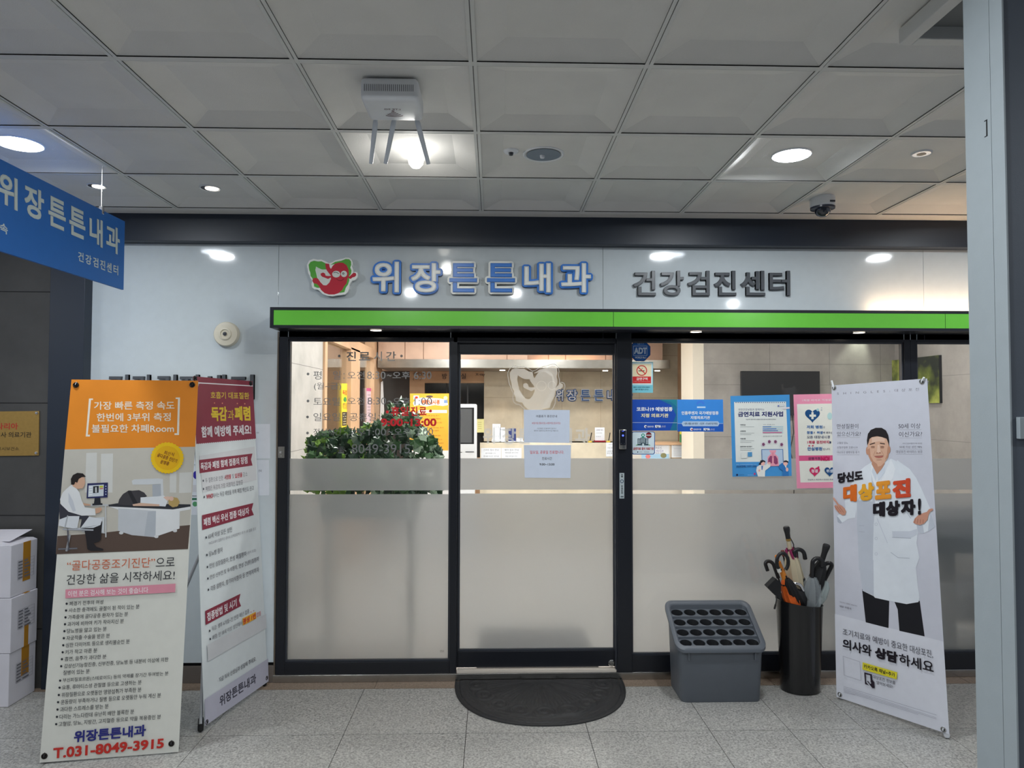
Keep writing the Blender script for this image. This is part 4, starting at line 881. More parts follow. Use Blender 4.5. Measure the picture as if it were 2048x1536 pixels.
# ================================================================== DECALS AND STICKERS ON THE GLASS
gry = mixt('decal_grey', (116, 119, 121), .95); redd = M('decal_red', (206, 34, 46), .4)
def glassprint(Y): return Print((0, Y, 1), (0, -1, 0))
YGf = YG-.0006
t = thing('opening_hours_decal', (at(740, 880, YP).x, YGf, 1.4), 'grey opening-hours lettering stuck on the left window', 'window lettering')
for dots, items in ((((678.5, 712), (803, 712)), (('진', 693, 703, 712, 722, .02), ('료', 718, 704, 740, 721, .02), ('시', 748, 703, 764, 722, .02), ('간', 772, 703, 792, 722, .02))),
    (((616, 748),), (('평', 627, 643, 742, 759, 0), ('일', 666, 681, 742, 759, 0), (':', 687, 689, 746, 758, 0), ('오전', 695, 729, 743, 758, 0), ('8:30', 734, 771, 743, 758, 0), ('~', 774, 783, 749, 753, 0), ('오후', 785, 820, 743, 758, .012), ('6:30', 828, 863, 743, 758, 0))),
    ((), (('(월~금)', 628, 682, 765, 781, 0),)),
    (((616, 802),), (('토요일', 627, 680, 795, 811, 0), (':', 687, 689, 799, 809, 0), ('오전', 695, 729, 795, 809, 0), ('8:30', 735, 772, 795, 809, 0), ('~', 775, 784, 801, 805, 0), ('오후', 786, 821, 795, 810, .01), ('1:00', 829, 864, 795, 810, 0))),
    (((615, 834),), (('일요일', 627, 680, 826, 842, 0), ('/', 685, 692, 827, 842, 0), ('공휴일', 699, 752, 826, 842, 0), (':', 757, 759, 830, 841, 0))),
    (((615, 866),), (('점심시간', 627, 683, 857, 871, 0), (':', 688, 690, 860, 870, 0), ('오후', 697, 731, 856, 871, 0), ('1:00', 737, 772, 857, 871, 0), ('~', 776, 785, 862, 866, 0), ('오후', 788, 822, 856, 871, 0), ('2:00', 831, 866, 856, 871, 0))),
    ((), (('☎', 674, 690, 893, 907, 0), ('8049-3915', 703, 820, 888, 907, 0)))):
    pr = glassprint(YGf)
    for x, y in dots: pr.ell(x, y, 2.7, 2.7, gry, 14, False)
    for it in items:
        if it[0] in '진료시간' and len(it[0]) == 1: pr.tb(it[0], it[1], it[2], it[3], it[4], gry, it[5])
        else: pr.tb(it[0], it[1], it[3], it[2], it[4], gry, it[5])
    pr.build('text_line', t, fixn=False)
pr = glassprint(YGf-.0003); pr.ell(774.5, 824, 3, 3, redd, 14, False); pr.ell(861, 822, 3, 3, redd, 14, False)
pr.tb('휴', 782, 813, 799, 832, redd, .035); pr.tb('일', 801, 813, 817, 832, redd, .035); pr.tb('진', 821, 813, 835, 832, redd, .035); pr.tb('료', 838, 814, 853, 830, redd, .035)
pr.tb('9:00', 762, 837, 806, 852.5, redd, .04); pr.tb('~', 808, 843, 818, 847, redd, .03); pr.tb('13:00', 821, 837, 873, 852.5, redd, .04)
pr.build('holiday_hours_decal', fixn=False, org=(at(815, 850, YP).x, YGf, 1.55), **tags('red holiday-hours lettering stuck on the left window', 'window lettering'))
tiny = (90, 90, 95)
pr = glassprint(YGf); pr.tb('안전유리', 880, 1300, 888, 1305, tiny); pr.build('glass_mark', fixn=False, **tags('tiny etched glass mark in the lower right corner of the left window', 'glass mark'))
YDf = YGD-.0006
def dmap(pts): # emblem outline moved onto the door glass
    return [(1015+(600+x*LS-613.5)/(716-613.5)*115, 728+(500+y*LS-515)/(592.5-515)*98) for x, y in pts]
pr = glassprint(YDf); pr.L = 0
rim = mixt('decal_rim', (240, 236, 228), .75)
for poly in (GREEN, GREEN2, RED): pr.poly(dmap(poly), decf)
pr.poly(dmap(ARM1), decf); pr.poly(dmap(ARM2), decf)
oo = dmap(LOGO_OUT)
for a, b in zip(oo, oo[1:]+oo[:1]): pr.line(a, b, 1.1, rim)
for cx, cy, r in ((1083, 772, 9), (1104, 771, 7.5)): pr.ring(cx, cy, r, r+1, rim)
pr.tb('위', 966, 855, 990, 888, mixt('decal_white', (236, 234, 228), .62), -.03); pr.tb('장', 1004, 855, 1032, 889, mixt('decal_white', (236, 234, 228), .62), -.03); pr.tb('튼', 1036, 857, 1062, 888, mixt('decal_white', (236, 234, 228), .62), -.03); pr.tb('과', 1150, 856, 1180, 888, mixt('decal_white', (236, 234, 228), .62), -.03); pr.tb('내', 1118, 856, 1144, 888, mixt('decal_white', (236, 234, 228), .62), -.03)
pr.build('frosted_emblem_decal', fixn=False, org=(at(1072, 800, YD).x, YDf, 1.55), **tags('white frosted winking emblem and clinic name on the door glass', 'window lettering'))
YS = YGD-.002
def bind(name, pts, lab, cat, fn, Y, th=.0008, group=None):
    pr = glassprint(Y); fn(pr); return pr.build(name, fixn=False, org=(pr.V[0]+pr.V[2])/2, **tags(lab, cat, group))
pap2 = M('paper_cool', (214, 224, 242), .6)
def pA(pr):
    pr.sheet([(1047.5, 819.5), (1139.5, 820), (1139, 886), (1048, 885)], pap2, .0004)
    pr.tb('여름휴가 휴진안내', 1072, 830, 1114, 835, (60, 62, 84), .01); pr.tb('8월3일(월요일)-8월9일(일요일)', 1064, 844, 1121, 849, (190, 70, 90), .0)
    pr.tb('기간동안 진료하지 않으니', 1074, 855.5, 1112, 858.5, (80, 84, 100)); pr.tb('예약과 내원에 참고해 주시길 바랍니다.', 1068, 860, 1117, 863, (80, 84, 100))
def pB(pr):
    pr.sheet([(1047.5, 890), (1142, 890), (1141, 956), (1049.5, 955.5)], pap2, .0004)
    pr.tb('일요일, 공휴일 진료합니다.', 1060, 901, 1128, 908, (206, 60, 70), .01); pr.tb('진료시간', 1084, 914, 1104, 920, (50, 52, 60), .01); pr.tb('9:00~13:00', 1079, 926.5, 1109, 931, (40, 42, 50), .02)
bind('door_notice', None, 'upper white sheet taped on the door, summer closing dates in red', 'notice', pA, YS, group='sheets taped on the door')
bind('door_notice', None, 'lower white sheet taped on the door, holiday opening hours', 'notice', pB, YS, group='sheets taped on the door')
Y1 = YG-.0012
def octa(cx, cy, r): return [(cx+r*math.cos(math.radians(22.5+45*k)), cy+r*math.sin(math.radians(22.5+45*k))) for k in range(8)]
def adt(pr):
    pr.sheet(octa(1280, 701.5, 22.5), ink((18, 60, 120)), .0006); pr.poly(octa(1280, 701.5, 21), (24, 84, 158))
    for a, b in (((1267, 692), (1294, 692)), ((1294, 692), (1294, 711)), ((1294, 711), (1267, 711)), ((1267, 711), (1267, 692))): pr.line(a, b, .7, (190, 205, 220))
    pr.tb('ADT', 1268, 695, 1294, 708, (190, 205, 222), .06); pr.tb('WORLD No.1', 1270, 713, 1292, 717, (205, 215, 225), .04); pr.tb('캡스', 1274, 684, 1288, 689, (150, 175, 205), .02)
bind('security_sticker', None, 'blue octagonal security sticker in the top corner of the right window', 'sticker', adt, Y1)
def nosm(pr):
    pr.sheet([(1261, 724), (1306, 724), (1306, 785.5), (1261, 785.5)], ink((120, 196, 212)), .0006); pr.rect(1262, 725, 1305, 770, (200, 222, 226)); pr.rect(1265, 728, 1302, 767, (232, 220, 184)); pr.rect(1265, 753, 1302, 766.5, (204, 36, 40))
    pr.tb('금연구역', 1273, 755, 1295, 760.5, (245, 240, 235), .03); pr.tb('이 건물은 국민건강증진법에 따른 금연시설', 1267, 762, 1300, 763.5, (240, 200, 190)); pr.ring(1283.5, 741, 8.8, 10.6, ink((206, 40, 40))); pr.rect(1277, 741, 1289, 742.6, (40, 36, 34)); pr.line((1276.5, 734.5), (1290.5, 747.5), 1.8, (206, 40, 40), True)
    pr.line((1283, 739), (1285, 736), .8, (60, 50, 50)); pr.tb('흡연시 10만원 이하의 과태료가', 1267, 773, 1300, 776, (40, 90, 110), .01); pr.tb('부과됩니다', 1270, 777.5, 1297, 780.5, (40, 90, 110), .01)
bind('no_smoking_sticker', None, 'no-smoking sticker with a red circle below the blue octagon', 'sticker', nosm, Y1)
def covid(pr):
    pr.sheet([(1262, 799), (1354, 799), (1354.5, 861), (1263, 861.5)], ink((24, 76, 176)), .0006)
    pr.poly([(1318, 799), (1354, 799), (1354.5, 861), (1340, 861), (1352, 830), (1342, 810)], (24, 110, 150)); pr.poly([(1322, 799), (1354, 799), (1354, 814), (1342, 804)], (30, 130, 150))
    pr.line((1263, 845), (1354, 845.5), .7, (190, 205, 235)); pr.tb('코로나19 예방접종', 1273, 814, 1345, 822.5, (240, 244, 250), .045); pr.tb('지정 의료기관', 1282, 827, 1337, 835, (240, 232, 190), .045)
    pr.ell(1291, 853, 2.8, 2.8, (235, 238, 245)); pr.ell(1292, 853.5, 1.6, 1.6, (40, 50, 120)); pr.tb('질병관리청', 1295, 851.5, 1307, 855, (225, 230, 245), .02); pr.tb('KMA', 1310, 850, 1322, 855.5, (245, 246, 250), .07); pr.tb('대한의사협회', 1323, 851, 1331, 855, (200, 210, 235))
bind('clinic_status_sticker', None, 'dark blue vaccination clinic sticker with a green corner', 'sticker', covid, Y1)
def flu(pr):
    pr.sheet([(1354.5, 799), (1446, 799), (1447, 863.5), (1355, 863)], ink((58, 138, 222)), .0006); pr.rect(1355, 847.5, 1446.5, 863, (30, 92, 190)); pr.line((1355, 847), (1446, 847), .7, (190, 210, 240))
    for k in range(9): q = math.radians(200+k*17.5); pr.line((1401+5*math.cos(q), 810+5*math.sin(q)), (1401+9*math.cos(q), 810+9*math.sin(q)), 1, (70, 110, 225))
    pr.rect(1394, 813, 1411, 816, (190, 220, 245)); pr.tb('인플루엔자 국가예방접종', 1363, 822.5, 1437, 829.5, (240, 245, 250), .035); pr.tb('지정의료기관', 1381, 832, 1420, 838.5, (240, 245, 250), .04)
    pr.poly([(1366, 842.5), (1436, 842.5), (1439, 847), (1436, 852.5), (1366, 852.5), (1363, 847)], (176, 202, 230)); pr.tb('✓생후 6개월-13세 어린이   ✓임신부  ✓만 65세 이상 어르신', 1367, 845, 1435, 849.5, (50, 60, 90), .02)
    pr.ell(1383, 858.5, 3, 3, (235, 238, 245)); pr.ell(1384, 859, 1.7, 1.7, (180, 50, 60)); pr.tb('질병관리청', 1387, 857, 1402, 860.5, (225, 230, 245), .02); pr.tb('KMA', 1407, 856, 1420, 861, (245, 246, 250), .07); pr.tb('대한의사협회', 1421, 857, 1429, 861, (200, 210, 235))
bind('clinic_status_sticker', None, 'lighter blue flu vaccination clinic sticker with a pale oval', 'sticker', flu, Y1)
def hosp(pr):
    pr.sheet([(1266, 863), (1307, 863), (1310, 866), (1310, 906), (1307, 909), (1266, 909), (1263.5, 906), (1263.5, 866)], ink((60, 96, 160)), .0006); pr.poly([(1266.5, 864.5), (1306.5, 864.5), (1308.5, 866.5), (1308.5, 905), (1306, 907.5), (1267, 907.5), (1265, 905), (1265, 866.5)], (216, 232, 240))
    b_c = (70, 92, 102); pr.rect(1275, 877, 1297, 891, b_c); pr.rect(1281, 875, 1291, 891, b_c); w_c = (214, 228, 234)
    for i in range(3):
        for x in (1276, 1279, 1292.2, 1294.8): pr.rect(x, 879+i*3.2, x+1.7, 881+i*3.2, w_c, False)
        for x in (1282.5, 1285.2, 1288): pr.rect(x, 877+i*3, x+1.6, 878.8+i*3, w_c, False)
    pr.rect(1284.5, 887, 1288, 891, w_c); pr.ell(1286, 870.5, 3.6, 3.6, (30, 150, 130)); pr.poly([(1283.4, 872.5), (1288.6, 872.5), (1286, 877)], (30, 150, 130)); pr.ell(1286, 870.5, 1.8, 1.8, (225, 240, 240))
    pr.ell(1297.5, 870.5, 6, 6, (120, 30, 40)); pr.rect(1291.5, 869.3, 1303.5, 871.6, (190, 190, 186)); pr.poly([(1271, 891), (1275, 888.5), (1275, 891)], (100, 170, 90)); pr.poly([(1297, 891), (1298, 888.5), (1301, 891)], (100, 170, 90))
    pr.tb('금연치료 참여 의료기관', 1266.5, 894.5, 1307.5, 900, (206, 60, 56), .03); pr.ell(1275.5, 904, 1.2, 1.2, (40, 50, 90)); pr.tb('보건복지부', 1278, 903, 1284, 905, tiny); pr.tb('국민건강보험', 1288, 903, 1298, 905, tiny)
bind('clinic_status_sticker', None, 'white square sticker with a drawn hospital and red caption', 'sticker', hosp, Y1-.0012)
# smoking-cessation poster, hung a little askew
def px_(x, y): return (1440+x*.15625, 760+y*.15625)
def L_(pts): return [px_(*p) for p in pts]
navyi = (40, 48, 110)
def quitp(pr):
    pr.sheet(L_([(133, 205), (890, 187), (918, 1228), (160, 1238)]), ink((70, 150, 214)), .0006)
    pr.poly(L_([(180, 282), (845, 276), (878, 1045), (203, 1050)]), (226, 230, 226))
    for i in range(24): x, y = px_(205+i*27, 289); pr.ell(x, y, 1.1, 1.1, (66, 96, 140), 8, False)
    pr.text('국민건강보험과 함께하는', px_(232, 365), px_(568, 364), 4.4, (56, 62, 110), bold=.005); pr.text('금연치료 지원사업', px_(230, 405), px_(808, 402), 10.4, navyi, bold=.05)
    pr.text('지금까지 혼자서만 금연을 생각하셨나요? 함께 금연해요!', px_(330, 498), px_(718, 496), 2.4, (70, 74, 100), bold=.01)
    for nm, y, n in (('지원대상', 566, 2), ('신청방법', 646, 3), ('지원내용', 744, 3), ('금연치료기관 찾기', 844, 3)):
        pr.text(nm, px_(258, y), px_(258+(70 if len(nm) < 6 else 150), y), 2.6, (60, 66, 80), bold=.03)
        for k in range(1, n): pr.line(px_(258, y+14+20*k), px_(400+37*(k % 2), y+13+20*k), .5, (130, 136, 140))
    for k, (y, w_, cc) in enumerate(((600, 110, (80, 130, 190)), (626, 176, (70, 120, 190)), (650, 196, (84, 120, 180)), (674, 246, (190, 90, 140)))):
        pr.line(px_(545, y), px_(808, y-2), 1.7, (176, 208, 220), True); pr.line(px_(545, y), px_(545+w_, y-1.5), 1.9, cc, True)
    pr.text('금연 성공률 비교', px_(550, 566), px_(700, 565), 1.6, (90, 96, 110)); pr.text('금연치료 참여 시 금연 성공률 약 2배', px_(550, 712), px_(790, 710), 2.4, (90, 96, 110))
    for x, y in ((555, 824), (630, 790), (708, 790), (787, 826)): a_, b2 = px_(x, y); pr.ell(a_, b2, 4.4, 4.4, (222, 214, 222)); pr.ell(a_, b2, 2.8, 3.2, (124, 70, 104), wob=.15, k=5)
    a_, b2 = px_(730, 330); pr.poly(L_([(735, 322), (822, 316), (824, 336), (737, 342)]), (120, 130, 190)); pr.poly(L_([(755, 323), (820, 318), (822, 334), (757, 339)]), (226, 230, 226)); pr.poly(L_([(798, 352), (888, 345), (888, 368), (800, 374)]), (226, 220, 226))
    pr.poly(L_([(528, 886), (806, 884), (812, 1098), (534, 1102)]), (70, 110, 170)); pr.poly(L_([(536, 894), (798, 892), (804, 1096), (542, 1100)]), (186, 206, 228))
    pr.poly(L_([(628, 898), (718, 898), (712, 925), (700, 940), (742, 985), (752, 1100), (600, 1102), (608, 985), (650, 940), (636, 920)]), (236, 160, 178))
    pr.poly(L_([(664, 970), (640, 972), (616, 1010), (612, 1070), (640, 1082), (664, 1060)]), (150, 70, 110)); pr.poly(L_([(686, 970), (710, 972), (734, 1010), (738, 1070), (710, 1082), (686, 1060)]), (150, 70, 110)); pr.line(px_(674, 925), px_(675, 1000), 1.2, (210, 120, 140), True)
    pr.poly(L_([(352, 924), (408, 922), (410, 978), (354, 982)]), (84, 150, 200)); pr.poly(L_([(265, 934), (342, 932), (344, 1000), (268, 1002)]), (196, 200, 200)); pr.poly(L_([(267, 936), (340, 934), (342, 998), (270, 1000)]), (226, 230, 226))
    # two cartoon doctors
    pr.poly(L_([(484, 1235), (460, 1160), (470, 1110), (505, 1088), (580, 1090), (620, 1050), (645, 1075), (640, 1110), (575, 1160), (572, 1236)]), (232, 232, 228)); pr.ell(*px_(545, 1062), 4.6, 5, (244, 190, 180)); pr.poly(L_([(508, 1058), (515, 1030), (545, 1022), (576, 1036), (580, 1056), (550, 1046), (525, 1062), (520, 1085), (488, 1080)]), (36, 34, 44))
    pr.ell(*px_(500, 1158), 2, 2.4, (240, 180, 170)); pr.ell(*px_(628, 1065), 3, 2.4, (244, 190, 180)); pr.poly(L_([(526, 1098), (548, 1098), (540, 1150), (530, 1150)]), (80, 120, 190))
    pr.poly(L_([(800, 1230), (800, 1160), (755, 1130), (752, 1090), (790, 1060), (830, 1080), (870, 1120), (878, 1228)]), (50, 120, 190)); pr.ell(*px_(835, 1065), 4.6, 5, (244, 190, 180)); pr.poly(L_([(808, 1052), (816, 1032), (845, 1028), (872, 1042), (868, 1062), (845, 1050), (820, 1052)]), (36, 34, 44)); pr.poly(L_([(820, 1090), (850, 1100), (842, 1130)]), (232, 232, 228)); pr.ell(*px_(855, 1145), 2.6, 4, (244, 190, 180))
    pr.text('공단 고객센터(금연치료) 또는', px_(205, 1076), px_(466, 1074), 2, (190, 214, 236)); pr.text('(유료전화) 1577-1000', px_(205, 1095), px_(465, 1092), 4, (34, 60, 120), bold=.03); pr.ell(*px_(216, 1213), 2, 2, (30, 40, 90)); pr.text('보건복지부', px_(240, 1208), px_(305, 1207), 1.6, (30, 60, 120)); pr.text('국민건강보험', px_(350, 1212), px_(430, 1211), 1.6, (200, 220, 240)); pr.ell(*px_(440, 1200), 2, 2, (200, 60, 120))
bind('health_poster', None, 'blue stop-smoking poster with lungs, taped askew on the right window', 'poster', quitp, Y1)
def pinkp(pr):
    pr.sheet(L_([(940, 186), (1800, 170), (1822, 1375), (985, 1388)]), ink((236, 150, 178)), .0006)
    pr.poly(L_([(985, 308), (1760, 296), (1780, 960), (1010, 968)]), (232, 232, 222)); pr.poly(L_([(1010, 968), (1780, 960), (1782, 1026), (1014, 1036)]), (222, 92, 140)); pr.poly(L_([(1014, 1036), (1782, 1026), (1790, 1300), (1030, 1312)]), (232, 232, 222))
    pr.text('1회용 바지로 걱정없는 장내시경', px_(1052, 246), px_(1640, 236), 4.6, (248, 214, 224), bold=.03)
    x, y = px_(1183, 450); pr.heart(x, y, 15, ink((22, 76, 130))); pr.line((x-6, y+1), (x+7, y+1), 4.4, (232, 232, 222), True); pr.line((x, y-6), (x, y+8), 4.4, (232, 232, 222), True); pr.ell(*px_(1250, 382), 2.8, 2.8, (170, 206, 210)); pr.ell(*px_(1300, 356), 1, 1, (170, 180, 190)); pr.ell(*px_(1298, 384), 1.4, 1.2, (170, 180, 190)); pr.ell(*px_(1405, 462), 5, 7, (186, 220, 220))
    b1 = (44, 110, 180); k1_ = (62, 70, 110); r1 = (204, 50, 96)
    pr.text('저희 병원', px_(1108, 580), px_(1312, 580), 6.6, b1, bold=.03); pr.text('은', px_(1320, 592), px_(1344, 592), 4, k1_); pr.text('청결', px_(1110, 654), px_(1186, 654), 5.8, b1, bold=.03); pr.text('과', px_(1190, 660), px_(1216, 660), 4.2, k1_); pr.text('위생', px_(1238, 654), px_(1312, 654), 5.8, b1, bold=.03); pr.text('에 최우선으로', px_(1318, 660), px_(1500, 660), 4.4, k1_, bold=.01)
    pr.text('모든 대장내시경', px_(1112, 712), px_(1404, 710), 6, k1_, bold=.01); pr.text('1회용 검진바지', px_(1118, 776), px_(1394, 774), 6.2, r1, bold=.03); pr.text('를', px_(1398, 784), px_(1422, 784), 4.4, k1_, bold=.04)
    for xx in (1142, 1186): pr.heart(*px_(xx, 841), 1.8, ink(r1))
    pr.text('안심병원', px_(1118, 858), px_(1306, 856), 7, b1, bold=.03); pr.text('입니다.', px_(1314, 870), px_(1412, 870), 4.4, k1_)
    pr.text('감염걱정', px_(1128, 986), px_(1280, 984), 5.6, (60, 40, 80), bold=.01); pr.text('NO!', px_(1290, 978), px_(1400, 976), 9, (214, 30, 100), bold=.05)
    x, y = px_(1210, 1168); pr.heart(x, y, 10.5, ink((206, 40, 96))); pr.text('청결', px_(1166, 1142), px_(1250, 1142), 7, (240, 226, 232), bold=.04); pr.ell(*px_(1258, 1115), 1.8, 1.8, (206, 40, 96)); x, y = px_(1402, 1168); pr.heart(x, y, 10.5, ink((22, 76, 130))); pr.text('위생', px_(1356, 1142), px_(1440, 1142), 7, (226, 232, 240), bold=.04); pr.text('안심하고 깨끗하고 안전한 환경에서 검사받으세요', px_(1120, 1266), px_(1640, 1262), 2.6, k1_, bold=.01)
bind('health_poster', None, 'pink and white clinic poster with hearts, half hidden by the man banner', 'poster', pinkp, Y1)
# reader and door sticker on the post
YPo = YP-.012
a, b = at(1238.5, 859, YPo-.02), at(1253, 899, YPo-.02)
t = thing('card_reader', ((a.x+b.x)/2, YPo, b.z), 'silver and black access reader with a blue light on the door post', 'card reader')
m = MB(); m.box((a.x, YPo-.022, b.z), (b.x, YPo, a.z), silver, .005, 3); m.build('housing', t, True)
m = MB(); hh = a.z-b.z; m.box((a.x+.004, YPo-.0235, b.z+hh*.22), (b.x-.004, YPo-.02, a.z-.004), M('reader_face', (26, 28, 36), .1), .0015); m.build('face', t)
xm = (a.x+b.x)/2; m = MB(); m.lathe((xm, YPo-.0235, a.z-hh*.3), [(.006, 0), (.006, .0006)], M('reader_blue', (70, 90, 255), .4, em=2.5), axis='Y', n=16); m.box((xm-.006, YPo-.0242, a.z-.011), (xm+.006, YPo-.0235, a.z-.0095), M('reader_blue')); m.build('light', t, label='blue glowing light')
m = MB()
for dx in (-.01, .01): m.lathe((xm+dx, YPo-.0235, b.z+hh*.3), [(.0025, 0), (.0025, .0004)], M('dark_bead'), axis='Y', n=8)
m.build('keypad', t)
def ast(pr):
    pr.sheet([(1239, 946), (1248.5, 946), (1248.5, 997), (1239, 997)], ink((176, 188, 192)), .001); pr.L = 2
    pr.tb('자', 1242, 948, 1246, 951, (30, 34, 40), .05); pr.tb('동', 1242, 951.5, 1246, 954.5, (30, 34, 40), .05); pr.ring(1243.8, 962.5, 2.4, 3.6, ink((36, 60, 96)), 14); pr.tb('스피드게이트'[:3], 1242, 970, 1246, 972, (40, 50, 60))
    for k, ch in enumerate('안전도어'): pr.tb(ch, 1242.3, 971+k*4.4, 1245.6, 974.6+k*4.4, (40, 50, 60), .03)
    pr.rect(1241.5, 992, 1243.5, 994.5, (50, 60, 70)); pr.ell(1245.5, 993.2, 1.3, 1.3, (50, 60, 70))
bind('door_sticker', None, 'narrow silver sticker with vertical lettering below the card reader', 'sticker', ast, YPo-.0012)
# ================================================================== DOOR MAT
def mat_h(x, y, R, D):
    r = math.hypot(x/R, y/D); th = math.atan2(y/D, x/R); h = 0
    if r > .93: return .002
    k = abs(math.sin(th*7.0)); env = max(0, min(1, (r-.12)/.1))*max(0, min(1, (.66-r)/.06))
    h += .005*env*max(0, k-.35)+.002*env*abs(math.sin(th*42))
    env2 = max(0, min(1, (r-.60)/.04))*max(0, min(1, (.9-r)/.04))
    ph = (th*9/math.pi) % 1; d = math.hypot((ph-.5)*1.3, (r-.76)*5.2); h += .0035*env2*max(0, math.sin(d*16))*(d < .7)
    h += .0016*max(0, math.sin(r*60))*(r > .86)
    return .004+h*1.9
t = thing('door_mat', (.28, 4.02, 0), 'black half-round embossed rubber mat in front of the glass door', 'mat')
m = MB(); NX, NY = 190, 120; R, D = .505, .60; V = []; Fm = []; cxm, ytop = .285, 4.315
for j in range(NY+1):
    for i in range(NX+1):
        a = i/NX*2-1; b = j/NY
        ex = 2.5; wx = R*(1-b**ex)**(1/ex) if b < 1 else 0
        # straight top edge, super-elliptic front edge
        y = D*b; x = a*R*(max(0, 1-b**2.4))**(1/2.2)
        r = (abs(x/R)**2.2+(y/D)**2.4)
        z = mat_h(x, y, R, D)+.007 if r < .9 else .004
        if r > .985: z = .003
        # loose fold near the front right
        fx = (x-.16)/.19; ridge = math.exp(-((y-(.50-.22*max(0, fx)**1.4-.0*x))/.012)**2)*max(0, 1-abs(fx-.2)**2.2)*.014
        V.append((cxm+x, ytop-y, z+ridge*(r < .95)))
for j in range(NY):
    for i in range(NX): k = j*(NX+1)+i; Fm.append((k, k+1, k+NX+2, k+NX+1))
m.add(V, Fm, M('mat_rubber', (36, 36, 38), .55, bump=.4, bs=500)); m.build('embossed_top', t, True, fixn=True)
m = MB(); rimp = []
for k in range(41):
    b = math.sin(math.pi*k/40)**.9 if 0 < k < 40 else 0; a = math.cos(math.pi*k/40); bb = max(0, 1-abs(a)**2.2)**(1/2.4); rimp.append((cxm+R*a*1.0, ytop-D*bb, .004))
m.tube(rimp, .006, M('mat_rubber'), 8); m.build('rim', t, True)
# ================================================================== GREY UMBRELLA RACK
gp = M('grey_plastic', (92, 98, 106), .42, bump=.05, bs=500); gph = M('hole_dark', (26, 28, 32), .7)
rx0, rx1, ry0, ry1 = 1.045, 1.555, 3.97, 4.265
hf, hb = .315, .495
t = thing('umbrella_rack', ((rx0+rx1)/2, (ry0+ry1)/2, 0), 'empty grey plastic umbrella rack with four stepped rows of holes', 'umbrella rack')
def rr2(x0, x1, y0, y1, r, n=5):
    P = []
    for cx, cy, a0 in ((x1-r, y1-r, 0), (x0+r, y1-r, 90), (x0+r, y0+r, 180), (x1-r, y0+r, 270)):
        for k in range(n+1): q = math.radians(a0+90*k/n); P.append((cx+r*math.cos(q), cy+r*math.sin(q)))
    return P
def topz(y): return hf+(hb-hf)*(y-ry0)/(ry1-ry0)
def loft(m, rings, mt, closed_bottom=True):
    n = len(rings[0]); V = [p for r_ in rings for p in r_]; F = []
    for j in range(len(rings)-1):
        for k in range(n): F.append((j*n+k, j*n+(k+1) % n, (j+1)*n+(k+1) % n, (j+1)*n+k))
    if closed_bottom: F.append(tuple(range(n))[::-1])
    m.add(V, F, mt)
m = MB(); tpz = .02
o0 = rr2(rx0+.03, rx1-.03, ry0+.02, ry1-.02, .03); o1 = rr2(rx0+.012, rx1-.012, ry0+.008, ry1-.008, .035); i1 = rr2(rx0+.022, rx1-.022, ry0+.018, ry1-.018, .03); i0 = rr2(rx0+.038, rx1-.038, ry0+.03, ry1-.03, .025)
loft(m, [[(x+.0, y, 0) for x, y in o0], [(x, y, .01) for x, y in rr2(rx0+.026, rx1-.026, ry0+.016, ry1-.016, .034)], [(x, y, topz(y)-.01) for x, y in o1], [(x, y, topz(y)-.01) for x, y in i1], [(x, y, .012) for x, y in i0]], gp)
m.build('tub', t, True)
m = MB(); ctr = [(x, y, topz(y)-.004) for x, y in rr2(rx0+.008, rx1-.008, ry0+.004, ry1-.004, .045, 6)]
P_ = rr2(rx0-.006, rx1+.006, ry0-.010, ry1+.010, .05, 6); Pi = rr2(rx0+.022, rx1-.022, ry0+.018, ry1-.018, .03, 6); Pm = rr2(rx0+.004, rx1-.004, ry0, ry1, .045, 6)
Pq = rr2(rx0+.014, rx1-.014, ry0+.010, ry1-.010, .036, 6)
loft(m, [[(x, y, topz(y)-.028) for x, y in rr2(rx0, rx1, ry0-.004, ry1+.004, .046, 6)], [(x, y, topz(y)-.022) for x, y in P_], [(x, y, topz(y)-.006) for x, y in P_], [(x, y, topz(y)+.001) for x, y in Pm], [(x, y, topz(y)+.001) for x, y in Pq], [(x, y, topz(y)-.007) for x, y in Pi], [(x, y, topz(y)-.03) for x, y in Pi]], gp, False); m.build('rim', t, True)
